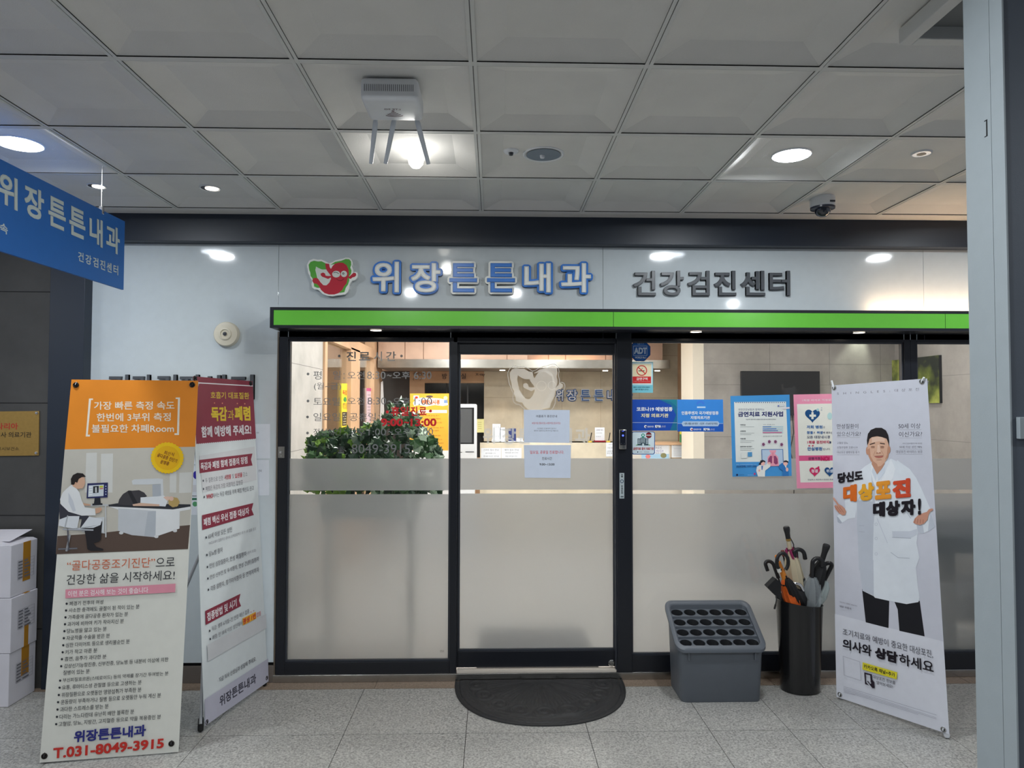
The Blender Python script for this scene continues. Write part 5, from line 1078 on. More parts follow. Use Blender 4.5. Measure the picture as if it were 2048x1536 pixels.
# stepped inner tray with real holes
m = MB(); ix0, ix1 = rx0+.023, rx1-.023; iy0, iy1 = ry0+.02, ry1-.02; st_d = (iy1-iy0)/4
TL_ = .024
def plate_holes(m, x0, x1, y0, y1, z, n, r, mt):
    w_ = (x1-x0)/n
    for i in range(n):
        cx, cy = x0+w_*(i+.5), (y0+y1)/2; K = 24; sq = []; ci = []
        for k in range(K):
            q = 2*math.pi*(k+.5)/K; c_, s_ = math.cos(q), math.sin(q); tt = min((w_/2)/abs(c_) if abs(c_) > 1e-6 else 9, ((y1-y0)/2)/abs(s_) if abs(s_) > 1e-6 else 9)
            sq.append((cx+c_*tt, cy+s_*tt, z)); ci.append((cx+c_*r, cy+s_*r*.86, z))
        m.add(sq+ci, [(k, (k+1) % K, K+(k+1) % K, K+k) for k in range(K)], mt)
        for sxx in (-1, 1):
            for syy in (-1, 1):
                ks = sorted(range(K), key=lambda k: -(sq[k][0]-cx)*sxx/w_-(sq[k][1]-cy)*syy/(y1-y0))[:2]
                m.add([sq[ks[0]], sq[ks[1]], (cx+sxx*w_/2, cy+syy*(y1-y0)/2, z)], [(0, 1, 2)], mt)
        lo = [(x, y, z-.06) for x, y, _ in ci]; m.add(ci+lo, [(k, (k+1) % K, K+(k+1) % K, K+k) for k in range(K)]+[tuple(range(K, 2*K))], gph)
        up = [(cx+(x-cx)*1.12, cy+(y-cy)*1.12, z+.0005) for x, y, _ in ci]; up2 = [(cx+(x-cx)*1.04, cy+(y-cy)*1.04, z+.003) for x, y, _ in ci]
        m.add(up+up2+ci, [(k, (k+1) % K, K+(k+1) % K, K+k) for k in range(K)]+[(K+k, K+(k+1) % K, 2*K+(k+1) % K, 2*K+k) for k in range(K)], mt)
for j in range(4):
    ya, yb2 = iy0+st_d*j, iy0+st_d*(j+1); z = topz(ya)-.018
    k0_ = len(m.V); plate_holes(m, ix0, ix1, ya, yb2, z, 6, .034, gp)
    for v in m.V[k0_:]: v.z += TL_*(v.y-ya)/(yb2-ya)
    zn = topz(iy0+st_d*(j+1))-.018 if j < 3 else topz(iy1)-.01
    m.add([(ix0, yb2, z+TL_), (ix1, yb2, z+TL_), (ix1, yb2, zn), (ix0, yb2, zn)], [(0, 1, 2, 3)], gp)
m.build('stepped_tray', t, fixn=False)
for x in (rx0+.065, rx1-.065): m = MB(); m.box((x-.004, ry0-.003, hf-.075), (x+.004, ry0+.02, hf-.02), gp, .002); m.build('rib', t)
# ================================================================== BLACK BIN WITH UMBRELLAS
bcx, bcy = 1.825, 4.155; bh = .515; bkp = M('gloss_black_plastic', (22, 22, 24), .22, coat=.3)
t = thing('umbrella_bin', (bcx, bcy, 0), 'tall black oval bin crammed with umbrellas beside the man banner', 'umbrella bin')
m = MB(); n_ = 40
def ring(rx, ry, z, tilt=0): return [(bcx+rx*math.cos(2*math.pi*k/n_), bcy+ry*math.sin(2*math.pi*k/n_), z-tilt*math.cos(2*math.pi*k/n_)) for k in range(n_)]
loft(m, [ring(.10, .085, 0), ring(.112, .094, .006), ring(.115, .097, .05), ring(.135, .105, bh, .018), ring(.138, .108, bh+.004, .018), ring(.132, .103, bh+.003, .018), ring(.11, .092, .02)], bkp); m.build('bin', t, True)
UB = 'umbrellas in the black bin'
blk = M('umbrella_black', (20, 20, 23), .75, nz=.1, ns=30); hnd = M('handle_black', (28, 28, 31), .3); orc = M('umbrella_orange', (224, 98, 26), .6, nz=.15, ns=40); orl = M('umbrella_amber', (226, 138, 50), .6); cream = M('umbrella_cream', (196, 184, 156), .7); mar = M('umbrella_maroon', (140, 34, 84), .7); clr = mixt('clear_plastic', (196, 204, 208), .38, .18); clr2 = mixt('milky_plastic', (190, 206, 206), .55, .3)
def umb(label, top, topY, base, handle, cloth=None, hmat=hnd, r=.012, cloth_r=.03, cloth_top=.18, cloth_m=blk, kind='crook', d=1, extra=None, hr=.013, name='umbrella'):
    """top: pixel where the shaft meets the handle, base: point in the bin (dx, dy)"""
    p1 = at(top[0], top[1], topY); pr_ = Vector((bcx+max(-.088, min(.088, base[0])), bcy+max(-.06, min(.06, base[1])), .50)); ax = (p1-pr_).normalized()
    p0 = pr_.copy()
    while p0.z > .05:
        q = p0-ax*.01
        if ((q.x-bcx)/.088)**2+((q.y-bcy)/.066)**2 > 1.0 and q.z < .44: break
        p0 = q
    t = thing(name, p0, label, 'umbrella', UB)
    m = MB(); m.tube([p0, p1], .005, M('shaft_dark', (50, 50, 54), .3, .6), 8); m.build('shaft', t, True)
    if kind == 'crook':
        w_ = handle[0]*1.45; h_ = handle[1]*1.2; hr *= 1.1; side = Vector((d, handle[2] if len(handle) > 2 else 0, 0)).normalized(); P = [p1-ax*.05, p1, p1+ax*h_*.5]
        c0 = p1+ax*h_+side*w_/2
        for k in range(0, 11): q = math.pi*(1-k/10); P.append(c0+side*(w_/2)*math.cos(q)+ax*(w_/2)*math.sin(q))
        P.append(P[-1]-ax*(handle[3] if len(handle) > 3 else .03))
        m = MB(); m.tube(P, hr, hmat, 12); m.build('handle', t, True)
    elif kind == 'straight':
        L = handle[0]; m = MB(); m.tube([p1, p1+ax*.02, p1+ax*L*.5, p1+ax*(L-.02), p1+ax*(L-.006), p1+ax*L], [handle[1]*.8, handle[1]*.85, handle[1]*.9, handle[1]*1.15, handle[1]*1.15, handle[1]*.9], hmat, 16); m.build('handle', t, True)
    cloth_r *= 1.25
    if cloth_m:
        q1 = p1-ax*cloth_top; L = (q1-p0).length; m = MB(); rings = []; N = 20
        a = ax.cross(Vector((0, 1, 0))).normalized(); b = ax.cross(a).normalized()
        for j, (f_, rr_) in enumerate(((0, .12), (.3, .2), (.62, .75), (.8, 1.0), (.93, .82), (1, .42))):
            rings.append([p0+ax*L*f_+(a*math.cos(2*math.pi*k/N)+b*math.sin(2*math.pi*k/N))*cloth_r*rr_*(1+.16*(k % 2)) for k in range(N)])
        loft(m, rings, cloth_m)
        m.F.append([len(m.V)-N+k for k in range(N)]); m.I.append(m.mi(cloth_m)); m.build('canopy', t, True)
    if extra: extra(t, p0, p1, ax)
    return t
def stripes(t, p0, p1, ax):
    m = MB(); a = ax.cross(Vector((0, 1, 0))).normalized(); b = ax.cross(a).normalized()
    for s0 in (0, 1.2, 2.4, 3.7, 5.0):
        P = []
        for k in range(9): q = s0+k*.22; P.append(p1-ax*(.05+k*.034)+(a*math.cos(q)+b*math.sin(q))*(.024+.0013*k*(k < 6)+.001*k))
        m.tube(P, [.008]*9, mar, 6)
    m.build('stripe', t, True, label='maroon swirling stripe')
    m = MB(); m.tube([p1-ax*.0, p1+ax*.012], .0145, M('brass'), 12); m.tube([p1-ax*.05, p1-ax*.002], .0125, cream, 12); m.build('collar', t, True, label='cream and brass collar')
    m = MB(); m.tube([p1+ax*.02+Vector((.012, 0, 0)), p1+Vector((.026, -.01, -.02)), p1+Vector((.028, -.01, -.06)), p1+Vector((.016, 0, -.09))], .003, blk, 6); m.build('wrist_strap', t, True)
umb('umbrella with a straight black handle, brass collar and cream and maroon canopy', (1577, 1081), 4.14, (.0, .0), (.085, .0165), kind='straight', cloth_m=cream, cloth_r=.036, cloth_top=.07, extra=stripes)
def band(t, p0, p1, ax):
    m = MB(); m.tube([p1-ax*.022, p1-ax*.006], .0145, ink((215, 215, 210)), 12); m.build('price_tag', t, True, label='small white tag')
umb('black crook umbrella leaning furthest left in the bin', (1551, 1140), 4.20, (-.06, .03), (.034, .025, 0, .035), d=-1, cloth_top=.14, hr=.010)
def ring_h(t, p0, p1, ax):
    c = at(1565, 1124, 4.055); P = []
    for k in range(0, 15): q = math.radians(-60+k*22); P.append(c+Vector((.034*math.cos(q), 0, .052*math.sin(q))))
    m = MB(); m.tube(P, .0105, hnd, 12); m.build('handle', t, True, label='large looped black handle'); m = MB(); e = P[-2]; m.tube([e, e+Vector((.006, 0, -.02))], .012, ink((215, 215, 210)), 12); m.build('price_tag', t, label='small white tag')
umb('black umbrella with a big looped handle carrying a white tag, in front', (1572, 1152), 4.055, (-.02, -.05), (.0,), kind='none', cloth_m=blk, cloth_r=.022, cloth_top=.02, extra=ring_h)
umb('orange folded umbrella behind the looped black handle', (1556, 1120), 4.10, (-.045, -.045), (.03, .010), kind='straight', cloth_m=orc, cloth_r=.034, cloth_top=.12, hmat=orl, extra=lambda t, p0, p1, ax: [MB().tube([p1-ax*.13, p1-ax*.01], [.018, .012], orl, 12).build('sleeve', t, True, label='amber upper sleeve'), MB().tube([p1-ax*.15, p1-ax*.142], .034, blk, 14).build('strap', t, True)])
umb('umbrella with a dark red wooden knob at the back left', (1567, 1112), 4.18, (-.02, .04), (.035, .010), kind='straight', cloth_m=blk, cloth_r=.02, cloth_top=.08, hmat=M('redwood', (104, 48, 40), .35))
umb('black crook umbrella arching right just behind the cream one', (1590, 1118), 4.13, (.03, .02), (.042, .025, 0, .03), d=1, cloth_top=.10, hr=.011)
umb('black crook umbrella hooked away at the back middle', (1593, 1112), 4.20, (.035, .05), (.03, .02, -.3, .05), d=-1, cloth_top=.14, hr=.010)
umb('umbrella with a silver curved handle low in the middle of the bin', (1589, 1175), 4.10, (.01, -.03), (.028, .008, -.2, .03), d=1, hmat=chrome, cloth_top=.02, hr=.009, cloth_r=.034)
umb('clear plastic umbrella with a flat black hook, right of middle', (1624, 1148), 4.10, (.055, -.03), (.040, .055, 0, .02), d=1, cloth_m=clr, cloth_r=.042, cloth_top=.02, hr=.011)
umb('clear umbrella with a black hook at the far right of the bin', (1655, 1148), 4.15, (.095, .02), (.036, .04, 0, .0), d=-1, cloth_m=clr2, cloth_r=.040, cloth_top=.04, hr=.011)
umb('golf umbrella with a thick black foam grip leaning right', (1644, 1122), 4.12, (.06, .0), (.105, .0175), kind='straight', cloth_m=blk, cloth_r=.034, cloth_top=.0, hmat=M('foam_black', (30, 30, 32), .85))
# small folded one hanging over the rim on the left
pA_ = at(1557, 1186, 4.07)
t = thing('folding_umbrella', pA_, 'short black folding umbrella sticking out over the left rim with a dangling cord', 'umbrella', UB)
m = MB(); o4 = [at(u, v, 4.055) for u, v in ((1535, 1174), (1552, 1157), (1562, 1166), (1562, 1200), (1551, 1190))]; m.prism(o4, (0, .05, 0), blk); m.build('canopy', t)
m = MB(); m.tube([at(1552, 1190, 4.06), at(1553, 1200, 4.03), at(1551, 1210, 4.03), at(1550, 1217, 4.03)], .0035, blk, 6); m.tube([at(1551, 1209, 4.03), at(1549, 1218, 4.03)], .006, blk, 6); m.build('cord', t, True)
# ================================================================== X-BANNER STANDS
grom = M('grommet_metal', (60, 56, 54), .3, .9)
def xbanner(label, feet, top, artfn, groms, foot_px, hub_back, footc=blackr, front_pole=None, clip=None):
    """feet: two 3d floor points under the lower corners, top: 3d point on the sheet plane"""
    A, B, T = Vector(feet[0]), Vector(feet[1]), Vector(top)
    n = (B-A).cross(T-A).normalized(); pr = Print(A, n); n = pr.n
    c = (A+B)/2; t = thing('banner_stand', (c.x, c.y, 0), label, 'banner stand', 'printed banner stands at the entrance')
    corners = artfn(pr); pr.build('banner_sheet', t, fixn=False)
    TL, TR, BR, BL = [onp(u, v, A, n) for u, v in corners]
    back = Vector((-n.x, -n.y, 0)).normalized(); hub = (A+B)/2+Vector((0, 0, (TL.z+BL.z)*.50))+(TL+TR-A-B)*.25*Vector((1, 1, 0)).length*0+back*hub_back
    hub.z = .95
    for q in (TL, TR): m = MB(); m.tube([hub, (hub+q)/2-n*.03, q-n*.008+Vector((0, 0, -.012))], [.008, .006, .004], M('stand_tube', (190, 192, 196), .3, .6), 10); m.build('arm', t, True)
    for u, v in foot_px:
        p = onp(u, v, A, n)-n*.02; e = Vector((p.x, p.y, .012)); m = MB(); m.tube([hub, (hub+e)/2, e+Vector((0, 0, .03))], .009, M('stand_tube'), 10); l_ = m.build('leg', t, True)
        m = MB(); d = (hub-e).normalized(); m.tube([e+d*-.008, e+d*.0, e+d*.05, e+d*.06], [.010, .0145, .014, .010], footc, 14); 
        f_ = m.build('rubber_foot', None, True); f_.parent = l_; f_.location = (0, 0, 0)
        for vv in f_.data.vertices: vv.co += ORG[f_.name]-Vector(t.location)
        ORG[f_.name] = Vector(t.location)
    e = hub+back*.42; e.z = .012; m = MB(); m.tube([hub, e], .009, M('stand_tube'), 10); m.build('leg', t, True)
    m = MB(); m.box(hub-Vector((.028, .028, .05)), hub+Vector((.028, .028, .05)), black, .008); m.tube([hub-Vector((0, 0, .09)), hub+Vector((0, 0, .07))], .016, black, 12); m.build('hub', t)
    for u, v in groms:
        p = onp(u, v, A, n)+n*.0015; a = n.cross(Vector((0, 0, 1))).normalized(); b = a.cross(n); m = MB()
        P = [p+(a*math.cos(2*math.pi*k/20)+b*math.sin(2*math.pi*k/20))*.0105 for k in range(21)]; m.tube(P, .0035, grom if clip is None else silver, 8, cap=False)
        m.add([p+(a*math.cos(2*math.pi*k/16)+b*math.sin(2*math.pi*k/16))*.008-n*.0008 for k in range(16)], [tuple(range(16))], black)
        m.tube([p+n*.004-b*.004, p+n*.006, p+b*.014-n*.004], .0032, black if clip is None else white, 8); m.build('grommet', t, True)
    return t, n
def fl(u, v): return atz(u, v, 0)
# ---- orange bone-density banner
z1 = lambda x, y: (x*.293, 720+y*.293)
z2 = lambda x, y: (x*.293, 1100+y*.293)
def Z1(p): return [z1(*q) for q in p]
def Z2(p): return [z2(*q) for q in p]
crm2 = M('banner_cream', (226, 226, 218), .6); tk = (44, 46, 54)
orn = M('banner_orange', (234, 140, 30), .55, nz=.06, ns=5)
def art_bone(pr):
    C4 = [(143, 759), (396.5, 761.5), (357, 1504), (79, 1525.5)]
    pr.sheet(C4, crm2, .0012)
    pr.poly([(143, 759), (396.5, 761.5), (390.5, 893.5), (129.5, 899)], orn)
    W_ = (240, 232, 216)
    for pts in (((178, 797), (186, 797), (186, 800), (182, 800), (175.5, 869.5), (180, 869.5), (179.5, 873), (171.5, 873)), ((360, 795), (351.5, 795), (351.5, 798), (356, 798), (354, 866.5), (349, 866.5), (349, 870), (358, 870))): pr.poly(pts, W_, False)
    pr.L += 1
    pr.text('가장 빠른 측정 속도', (188, 803), (349, 802.5), 16.5, W_, bold=.015); pr.text('한번에 3부위 측정', (193.5, 826.5), (341.5, 825.5), 16.5, W_, bold=.015); pr.text('불필요한 차폐Room', (183.5, 849), (348, 848.5), 16.5, W_, bold=.015)
    # photograph of the examination room
    pr.poly([(129.5, 899), (390.5, 893.5), (376, 1098), (111.5, 1108.5)], (196, 192, 182))
    for p_ in (((590, 635), (662, 632), (660, 900), (580, 905)), ((690, 640), (772, 638), (768, 905), (688, 905)), ((1225, 770), (1312, 765), (1306, 905), (1222, 908)), ((1160, 760), (1205, 760), (1203, 905), (1158, 905))): pr.poly(Z1(p_), (212, 212, 208), False)
    pr.L += 1
    pr.poly([(115, 1072), (200, 1066), (236, 1062), (300, 1057), (380, 1050), (376, 1098), (111.5, 1108.5)], (92, 76, 68))
    pr.poly(Z1([(900, 825), (915, 815), (1080, 808), (1112, 812), (1118, 940), (1100, 950), (1098, 845), (1010, 850), (905, 850)]), (206, 210, 214)); pr.poly(Z1([(1040, 850), (1098, 846), (1100, 930), (1042, 938)]), (172, 178, 186))
    pr.poly(Z1([(740, 988), (800, 978), (1300, 985), (1302, 1003), (1180, 1024), (745, 1002)]), (52, 54, 60)); pr.poly(Z1([(745, 1000), (1180, 1020), (1302, 1000), (1300, 1020), (1180, 1040), (810, 1022)]), (228, 230, 232))
    pr.poly(Z1([(808, 1012), (1065, 1030), (1065, 1210), (1010, 1205), (900, 1195), (806, 1165)]), (198, 202, 208)); pr.poly(Z1([(1065, 1030), (1228, 1025), (1226, 1150), (1062, 1206)]), (226, 228, 230)); pr.poly(Z1([(1010, 1035), (1065, 1030), (1062, 1206), (985, 1200)]), (182, 188, 196))
    for x, y in ((828, 1180), (1068, 1205), (1195, 1165)): a, b = z1(x, y); pr.ell(a, b, 4.4, 3, (214, 216, 218))
    pr.poly(Z1([(805, 985), (815, 950), (840, 915), (880, 890), (905, 892), (950, 888), (985, 905), (1005, 930), (960, 950), (955, 992), (850, 992)]), (66, 64, 68)); pr.poly(Z1([(870, 895), (895, 892), (945, 985), (915, 990)]), (44, 44, 48))
    pr.poly(Z1([(960, 938), (1080, 930), (1120, 925), (1150, 950), (1130, 1000), (960, 988)]), (222, 226, 230)); pr.poly(Z1([(905, 985), (960, 975), (1090, 985), (1088, 998), (910, 996)]), (214, 178, 156)); pr.poly(Z1([(1115, 935), (1150, 930), (1185, 945), (1180, 960), (1140, 960)]), (222, 190, 172))
    a, b = z1(1188, 970); pr.ell(a, b, 11, 10, (186, 158, 100), wob=.05, k=7); pr.ell(a-5, b-7, 4.5, 4.5, (222, 186, 168))
    # desk, screen
    pr.poly(Z1([(560, 985), (740, 983), (742, 996), (562, 1000)]), (190, 192, 194)); pr.line(z1(722, 996), z1(724, 1210), 2.6, (196, 198, 200)); pr.line(z1(560, 1170), z1(722, 1180), 2, (188, 190, 192)); pr.poly(Z1([(610, 1080), (715, 1070), (712, 1180), (610, 1190)]), (204, 208, 212), True)
    pr.poly(Z1([(598, 842), (738, 836), (735, 938), (592, 944)]), (42, 46, 92)); pr.poly(Z1([(606, 856), (710, 850), (708, 928), (603, 934)]), (206, 214, 222)); pr.poly(Z1([(638, 862), (676, 859), (674, 906), (637, 909)]), (30, 32, 38)); pr.poly(Z1([(650, 868), (662, 867), (664, 905), (650, 905)]), (190, 194, 196)); pr.poly(Z1([(681, 859), (706, 857), (706, 870), (681, 872)]), (190, 196, 60)); pr.poly(Z1([(681, 876), (706, 874), (706, 879), (681, 881)]), (206, 90, 60))
    for i in range(4): pr.line(z1(610, 868+i*17), z1(632, 867+i*17), 2.6, (234, 238, 242)); a, b = z1(724, 862+i*18); pr.ell(a, b, 1.3, 1.3, (180, 190, 215), 8, False)
    pr.L += 1
    pr.poly(Z1([(648, 942), (686, 940), (690, 985), (642, 987)]), (40, 42, 50)); pr.poly(Z1([(632, 980), (700, 977), (702, 988), (632, 992)]), (40, 42, 50)); pr.poly(Z1([(568, 975), (620, 985), (622, 994), (560, 994)]), (200, 160, 134))
    # seated doctor
    pr.poly(Z1([(575, 1145), (700, 1100), (690, 1225), (676, 1240), (640, 1250), (660, 1275), (705, 1288), (708, 1300), (620, 1302), (598, 1290), (590, 1220)]), (40, 38, 42)); pr.poly(Z1([(405, 985), (430, 975), (470, 1030), (600, 1062), (626, 1075), (600, 1120), (570, 1165), (545, 1160), (560, 1085), (410, 1090)]), (58, 58, 68))
    pr.poly(Z1([(490, 850), (520, 870), (545, 905), (560, 960), (582, 1005), (650, 1015), (655, 1060), (560, 1062), (470, 1035), (418, 985), (412, 950), (430, 905), (455, 880)]), (226, 228, 230)); pr.poly(Z1([(408, 1088), (470, 1065), (545, 1065), (530, 1145), (545, 1155), (610, 1068), (700, 1085), (688, 1125), (640, 1145), (500, 1150), (440, 1140), (402, 1130)]), (218, 222, 228)); pr.poly(Z1([(470, 905), (500, 960), (520, 1030), (500, 1035), (470, 970)]), (202, 206, 214))
    pr.poly(Z1([(652, 1012), (690, 1005), (700, 1020), (680, 1042), (655, 1048)]), (206, 164, 138))
    pr.poly(Z1([(492, 845), (500, 862), (530, 880), (565, 876), (578, 856), (584, 838), (580, 805), (560, 790), (510, 800)]), (214, 172, 146)); pr.poly(Z1([(488, 850), (486, 812), (500, 785), (530, 770), (568, 774), (588, 796), (560, 800), (540, 812), (530, 838), (515, 838), (508, 852)]), (40, 34, 34)); a, b = z1(520, 842); pr.ell(a, b, 1.8, 2.8, (206, 160, 134))
    pr.line(z1(465, 1150), z1(470, 1300), 3, (90, 90, 100)); pr.line(z1(430, 1155), z1(640, 1160), 3, (170, 174, 182)); pr.line(z1(400, 1290), z1(530, 1285), 3, (110, 112, 120)); pr.line(z1(455, 1305), z1(480, 1190), 4, (150, 152, 158)); pr.line(z1(445, 1145), z1(465, 1060), 2.4, (176, 180, 186), True)
    # badge
    a, b = z1(1143, 668); pr.poly([(a+32.5*(1+.03*math.cos(30*q))*math.cos(q), b+31*(1+.03*math.cos(30*q))*math.sin(q)) for q in [2*math.pi*i/120 for i in range(120)]], (240, 196, 28)); pr.ell(a, b, 25, 24, (232, 178, 26), 32)
    br = (130, 66, 34); pr.text('최신식', (330, 901), (350, 905.5), 7.4, br, bold=.02, sl=-2.6, sr=-2.6); pr.text('골다공증 진단기', (317, 905.5), (356, 918.5), 7.4, br, bold=.02, sl=-3, sr=-3); pr.text('운영중', (323, 919), (340, 924), 7.4, br, bold=.02, sl=-2.6, sr=-2.6)
    pr.text('“골다공증조기진단”', (135.5, 1121), (311, 1114), 20, (206, 104, 66), bold=.0, sl=-1, sr=-1); pr.text('으로', (313, 1116), (350.5, 1114), 17, tk, sl=-1, sr=-1)
    pr.text('건강한 삶을 시작하세요!', (134.5, 1149.5), (350.5, 1139.5), 20, tk, bold=.0, sl=-1, sr=-1)
    pr.poly([(132, 1178.5), (351.6, 1167), (351, 1184), (131.6, 1196.2)], (226, 150, 168)); pr.text('이런 분은 검사해 보는 것이 좋습니다', (137, 1181.5), (297, 1173.5), 11.5, (246, 238, 240), bold=.01)
    rows = [('폐경기 전후의 여성', 458, 478, 708, 365), ('사소한 충격에도 골절이 된 적이 있는 분', 454, 473, 955, 411), ('가족중에 골다공증 환자가 있는 분', 450, 469, 877, 458), ('과거에 비하여 키가 작아지신 분', 447, 465, 848, 505), ('당뇨병을 앓고 있는 분', 443, 461, 731, 552), ('자궁적출 수술을 받은 분', 439, 457, 753, 600), ('심한 다이어트 등으로 생리불순인 분', 435, 453, 888, 648), ('키가 작고 마른 분', 431, 449, 667, 696), ('흡연, 음주가 과다한 분', 426, 446, 729, 743), ('갑상선기능항진증, 신부전증, 당뇨병 등 내분비 이상에 의한', 421, 442, 1152, 791), ('질병이 있는 분', 0, 435, 615, 836), ('부신피질호르몬(스테로이드) 등의 약제를 장기간 투여받는 분', 414, 433, 1152, 889), ('요통, 류마티스성 관절염 등으로 고생하는 분', 410, 428, 969, 937), ('위장질환으로 오랫동안 영양섭취가 부족한 분', 405, 425, 967, 987), ('운동량이 부족하거나 질병 등으로 오랫동안 누워 계신 분', 400, 420, 1101, 1036), ('과다한 스트레스를 받는 분', 396, 415, 744, 1086), ('다리는 가느다란데 유난히 배만 볼록한 분', 392, 411, 918, 1136), ('고혈압, 당뇨, 지방간, 고지혈증 등으로 약을 복용중인 분', 387, 405, 1101, 1186)]
    for k, (s, bxx, a_, b2, y) in enumerate(rows):
        sl_ = -.056-.001*k; h = 30+.15*k
        if bxx: u, v = z2(bxx, y); pr.ell(u, v, 2.3, 2.3, tk, 12, False)
        p_, q = z2(a_, y-h/2+(a_-435)*sl_*.2), z2(b2, y-h/2+(b2-a_)*sl_); pr.text(s, p_, q, h*.293, tk, bold=.006, sl=-.4, sr=-.4)
    pr.L += 1
    pr.text('위장튼튼내과', (149.5, 1461), (293, 1448), 23.5, (48, 52, 132), h1=23, bold=.045, sl=-1, sr=-1)
    pr.text('T.031-8049-3915', (108, 1495), (329, 1475.5), 21.5, (206, 54, 46), h1=19.5, bold=.04, sl=-1, sr=-1)
    return C4
A, B = fl(82, 1529), fl(350, 1507); lean = Vector((-.15, .12, 0))
xbanner('orange-topped banner stand on bone density tests with a phone number in red', (A, B), at(143, 759, A.y+.09), art_bone, ((152, 770), (384.5, 769.5), (89, 1512), (343, 1487)), ((83, 1528), (350, 1506)), .10)
# ---- maroon vaccination banner
mr = (134, 40, 62); yl = (226, 196, 60); wt = (226, 222, 226); gyt = (108, 108, 116)
def art_flu(pr):
    C4 = [(386, 752.5), (505, 762.5), (536, 1362.5), (408.5, 1452)]
    pr.sheet(C4, M('banner_white', (214, 221, 224), .6), .0012)
    pr.poly([(386, 752.5), (505, 762.5), (512, 878), (392.5, 888.5)], M('banner_maroon', mr, .5)); pr.poly([(387, 764), (505.7, 771), (505.8, 773), (387, 766.3)], wt)
    pr.text('호흡기 대표질환', (421, 783), (498, 785), 14, (214, 184, 70), h1=13.5, bold=.02, sl=.5, sr=.5)
    for x, y in ((429, 806), (444.6, 806.5), (474.5, 807), (489.5, 807.5)): pr.ell(x, y, 1.2, 1.5, (220, 140, 110), 10, False)
    pr.text('독감', (421.5, 813.5), (453.5, 813), 28.5, yl, h1=29.5, bold=.05, sl=1, sr=1); pr.text('과', (455, 820), (467, 820), 20, yl, bold=.0, sl=1, sr=1); pr.text('폐렴', (468.5, 812.5), (500, 812.5), 29, yl, h1=29, bold=.05, sl=1, sr=1)
    pr.text('함께 예방해 주세요!', (402, 852.5), (501.5, 849), 23, wt, h1=20, bold=.04, sl=1, sr=1)
    # scalloped lower edge
    for i in range(30): u = 394+i*4; pr.ell(u, 888.5-(u-392.5)*.088, 1.2, 1.2, M('banner_white'), 8, False)
    pr.poly([(398, 912), (509, 893), (513, 960), (405, 985)], (206, 208, 212))
    def rib(pts, s, a, b, h0, h1): pr.poly(pts, M('banner_maroon')); pr.text(s, a, b, h0, wt, h1=h1, bold=.035, sl=.6, sr=.6)
    rib([(398, 920), (504.5, 907), (501.5, 919), (504.7, 931), (399, 946.5)], '독감과 폐렴 함께 접종의 장점', (400.5, 925.5), (494, 912.5), 15.5, 14.5)
    rows = [('두 질환으로 인한 사망률 및 입원율 감소', 410, 956.5, 494, 943), ('폐렴은 독감의 가장 치명적인 합병증', 410.5, 973, 485, 959.5), ('WHO에서는 독감 예방을 위해 폐렴 백신도 권고', 412, 989, 507, 971)]
    for s, x0, y0, x1, y1_ in rows: pr.text(s, (x0, y0), (x1, y1_), 9.5, gyt, sl=.4, sr=.4); pr.ell(x0-4, y0+5, 1.3, 2.4, (70, 74, 84), 10, False)
    for s, x0, y0, x1, y1_ in (('사망률', 449, 950.2, 461.5, 948.2), ('입원율', 469, 947, 484, 944.6), ('WHO', 412, 989, 425, 986.5)): pr.L += 1; pr.text(s, (x0, y0), (x1, y1_), 9.5, (196, 72, 84), bold=.02)
    rib([(403.3, 1030.5), (506, 1006), (502.5, 1019), (507, 1030), (404, 1060)], '폐렴 백신 우선 접종 대상자', (406, 1037), (497, 1014), 16, 14.5)
    rows = [('65세 이상 모든 성인', 415.5, 1068, 463, 1053, 10.5), ('당뇨병 환자', 417, 1103, 444.5, 1093.5, 10.5), ('만성 심장질환자, 만성 폐질환자', 418, 1127, 492, 1102, 10.5), ('만성 신부전 및 투석환자, 만성 간(肝)질환자', 419, 1150, 517, 1112.5, 10.5), ('각종 암환자, 장기이식환자 등 면역저하자', 420, 1172.5, 517, 1133.5, 10.5)]
    for s, x0, y0, x1, y1_, h in rows: pr.text(s, (x0, y0), (x1, y1_), h, gyt, bold=.004, sl=.4, sr=.4); pr.ell(x0-4, y0+7, 1.4, 2.5, (60, 64, 74), 10, False)
    pr.text('*보건소에서 접종하신 경우도 단백접합백신 추가 1회 접종 권고', (416, 1084), (511, 1054), 6, (150, 150, 158)); pr.text('(천식 포함)', (494, 1103), (511, 1097), 7, (150, 150, 158))
    rib([(409.5, 1222), (480, 1187.5), (477, 1201), (481, 1212), (410.5, 1250)], '접종방법 및 시기', (413, 1226), (472, 1197), 17.5, 15.5)
    pr.text('독감: 생후 6개월~전 연령 매년 접종', (422.5, 1253.5), (497.5, 1217), 9, gyt, sl=.4, sr=.4); pr.text('폐렴: 만 18세 이상 성인에서', (423.5, 1271), (483, 1241), 9, gyt, sl=.4, sr=.4)
    for x, y in ((418.5, 1261.5), (419.5, 1278)): pr.ell(x, y, 1.4, 2.5, (60, 64, 74), 10, False)
    pr.poly([(484, 1237), (510.5, 1223.5), (511.5, 1237), (485, 1251)], (236, 176, 56)); pr.text('평생 1번', (485, 1238), (510.5, 1225.5), 11.5, (196, 50, 50), bold=.04); pr.text('접종', (512, 1225.5), (521, 1221.5), 9.5, (196, 72, 84))
    for x, y in ((501, 1225.5), (506.5, 1223)): pr.ell(x, y-1.5, .9, .9, (196, 72, 84), 8, False)
    pr.L += 1
    pr.poly([(413, 1290), (531, 1228), (532, 1256), (414.5, 1323)], (204, 206, 210))
    pr.text('· 지금 의사 선생님과 상담해 주세요.', (434, 1357), (511, 1312), 9.5, (84, 86, 96), bold=.006, sl=.4, sr=.4)
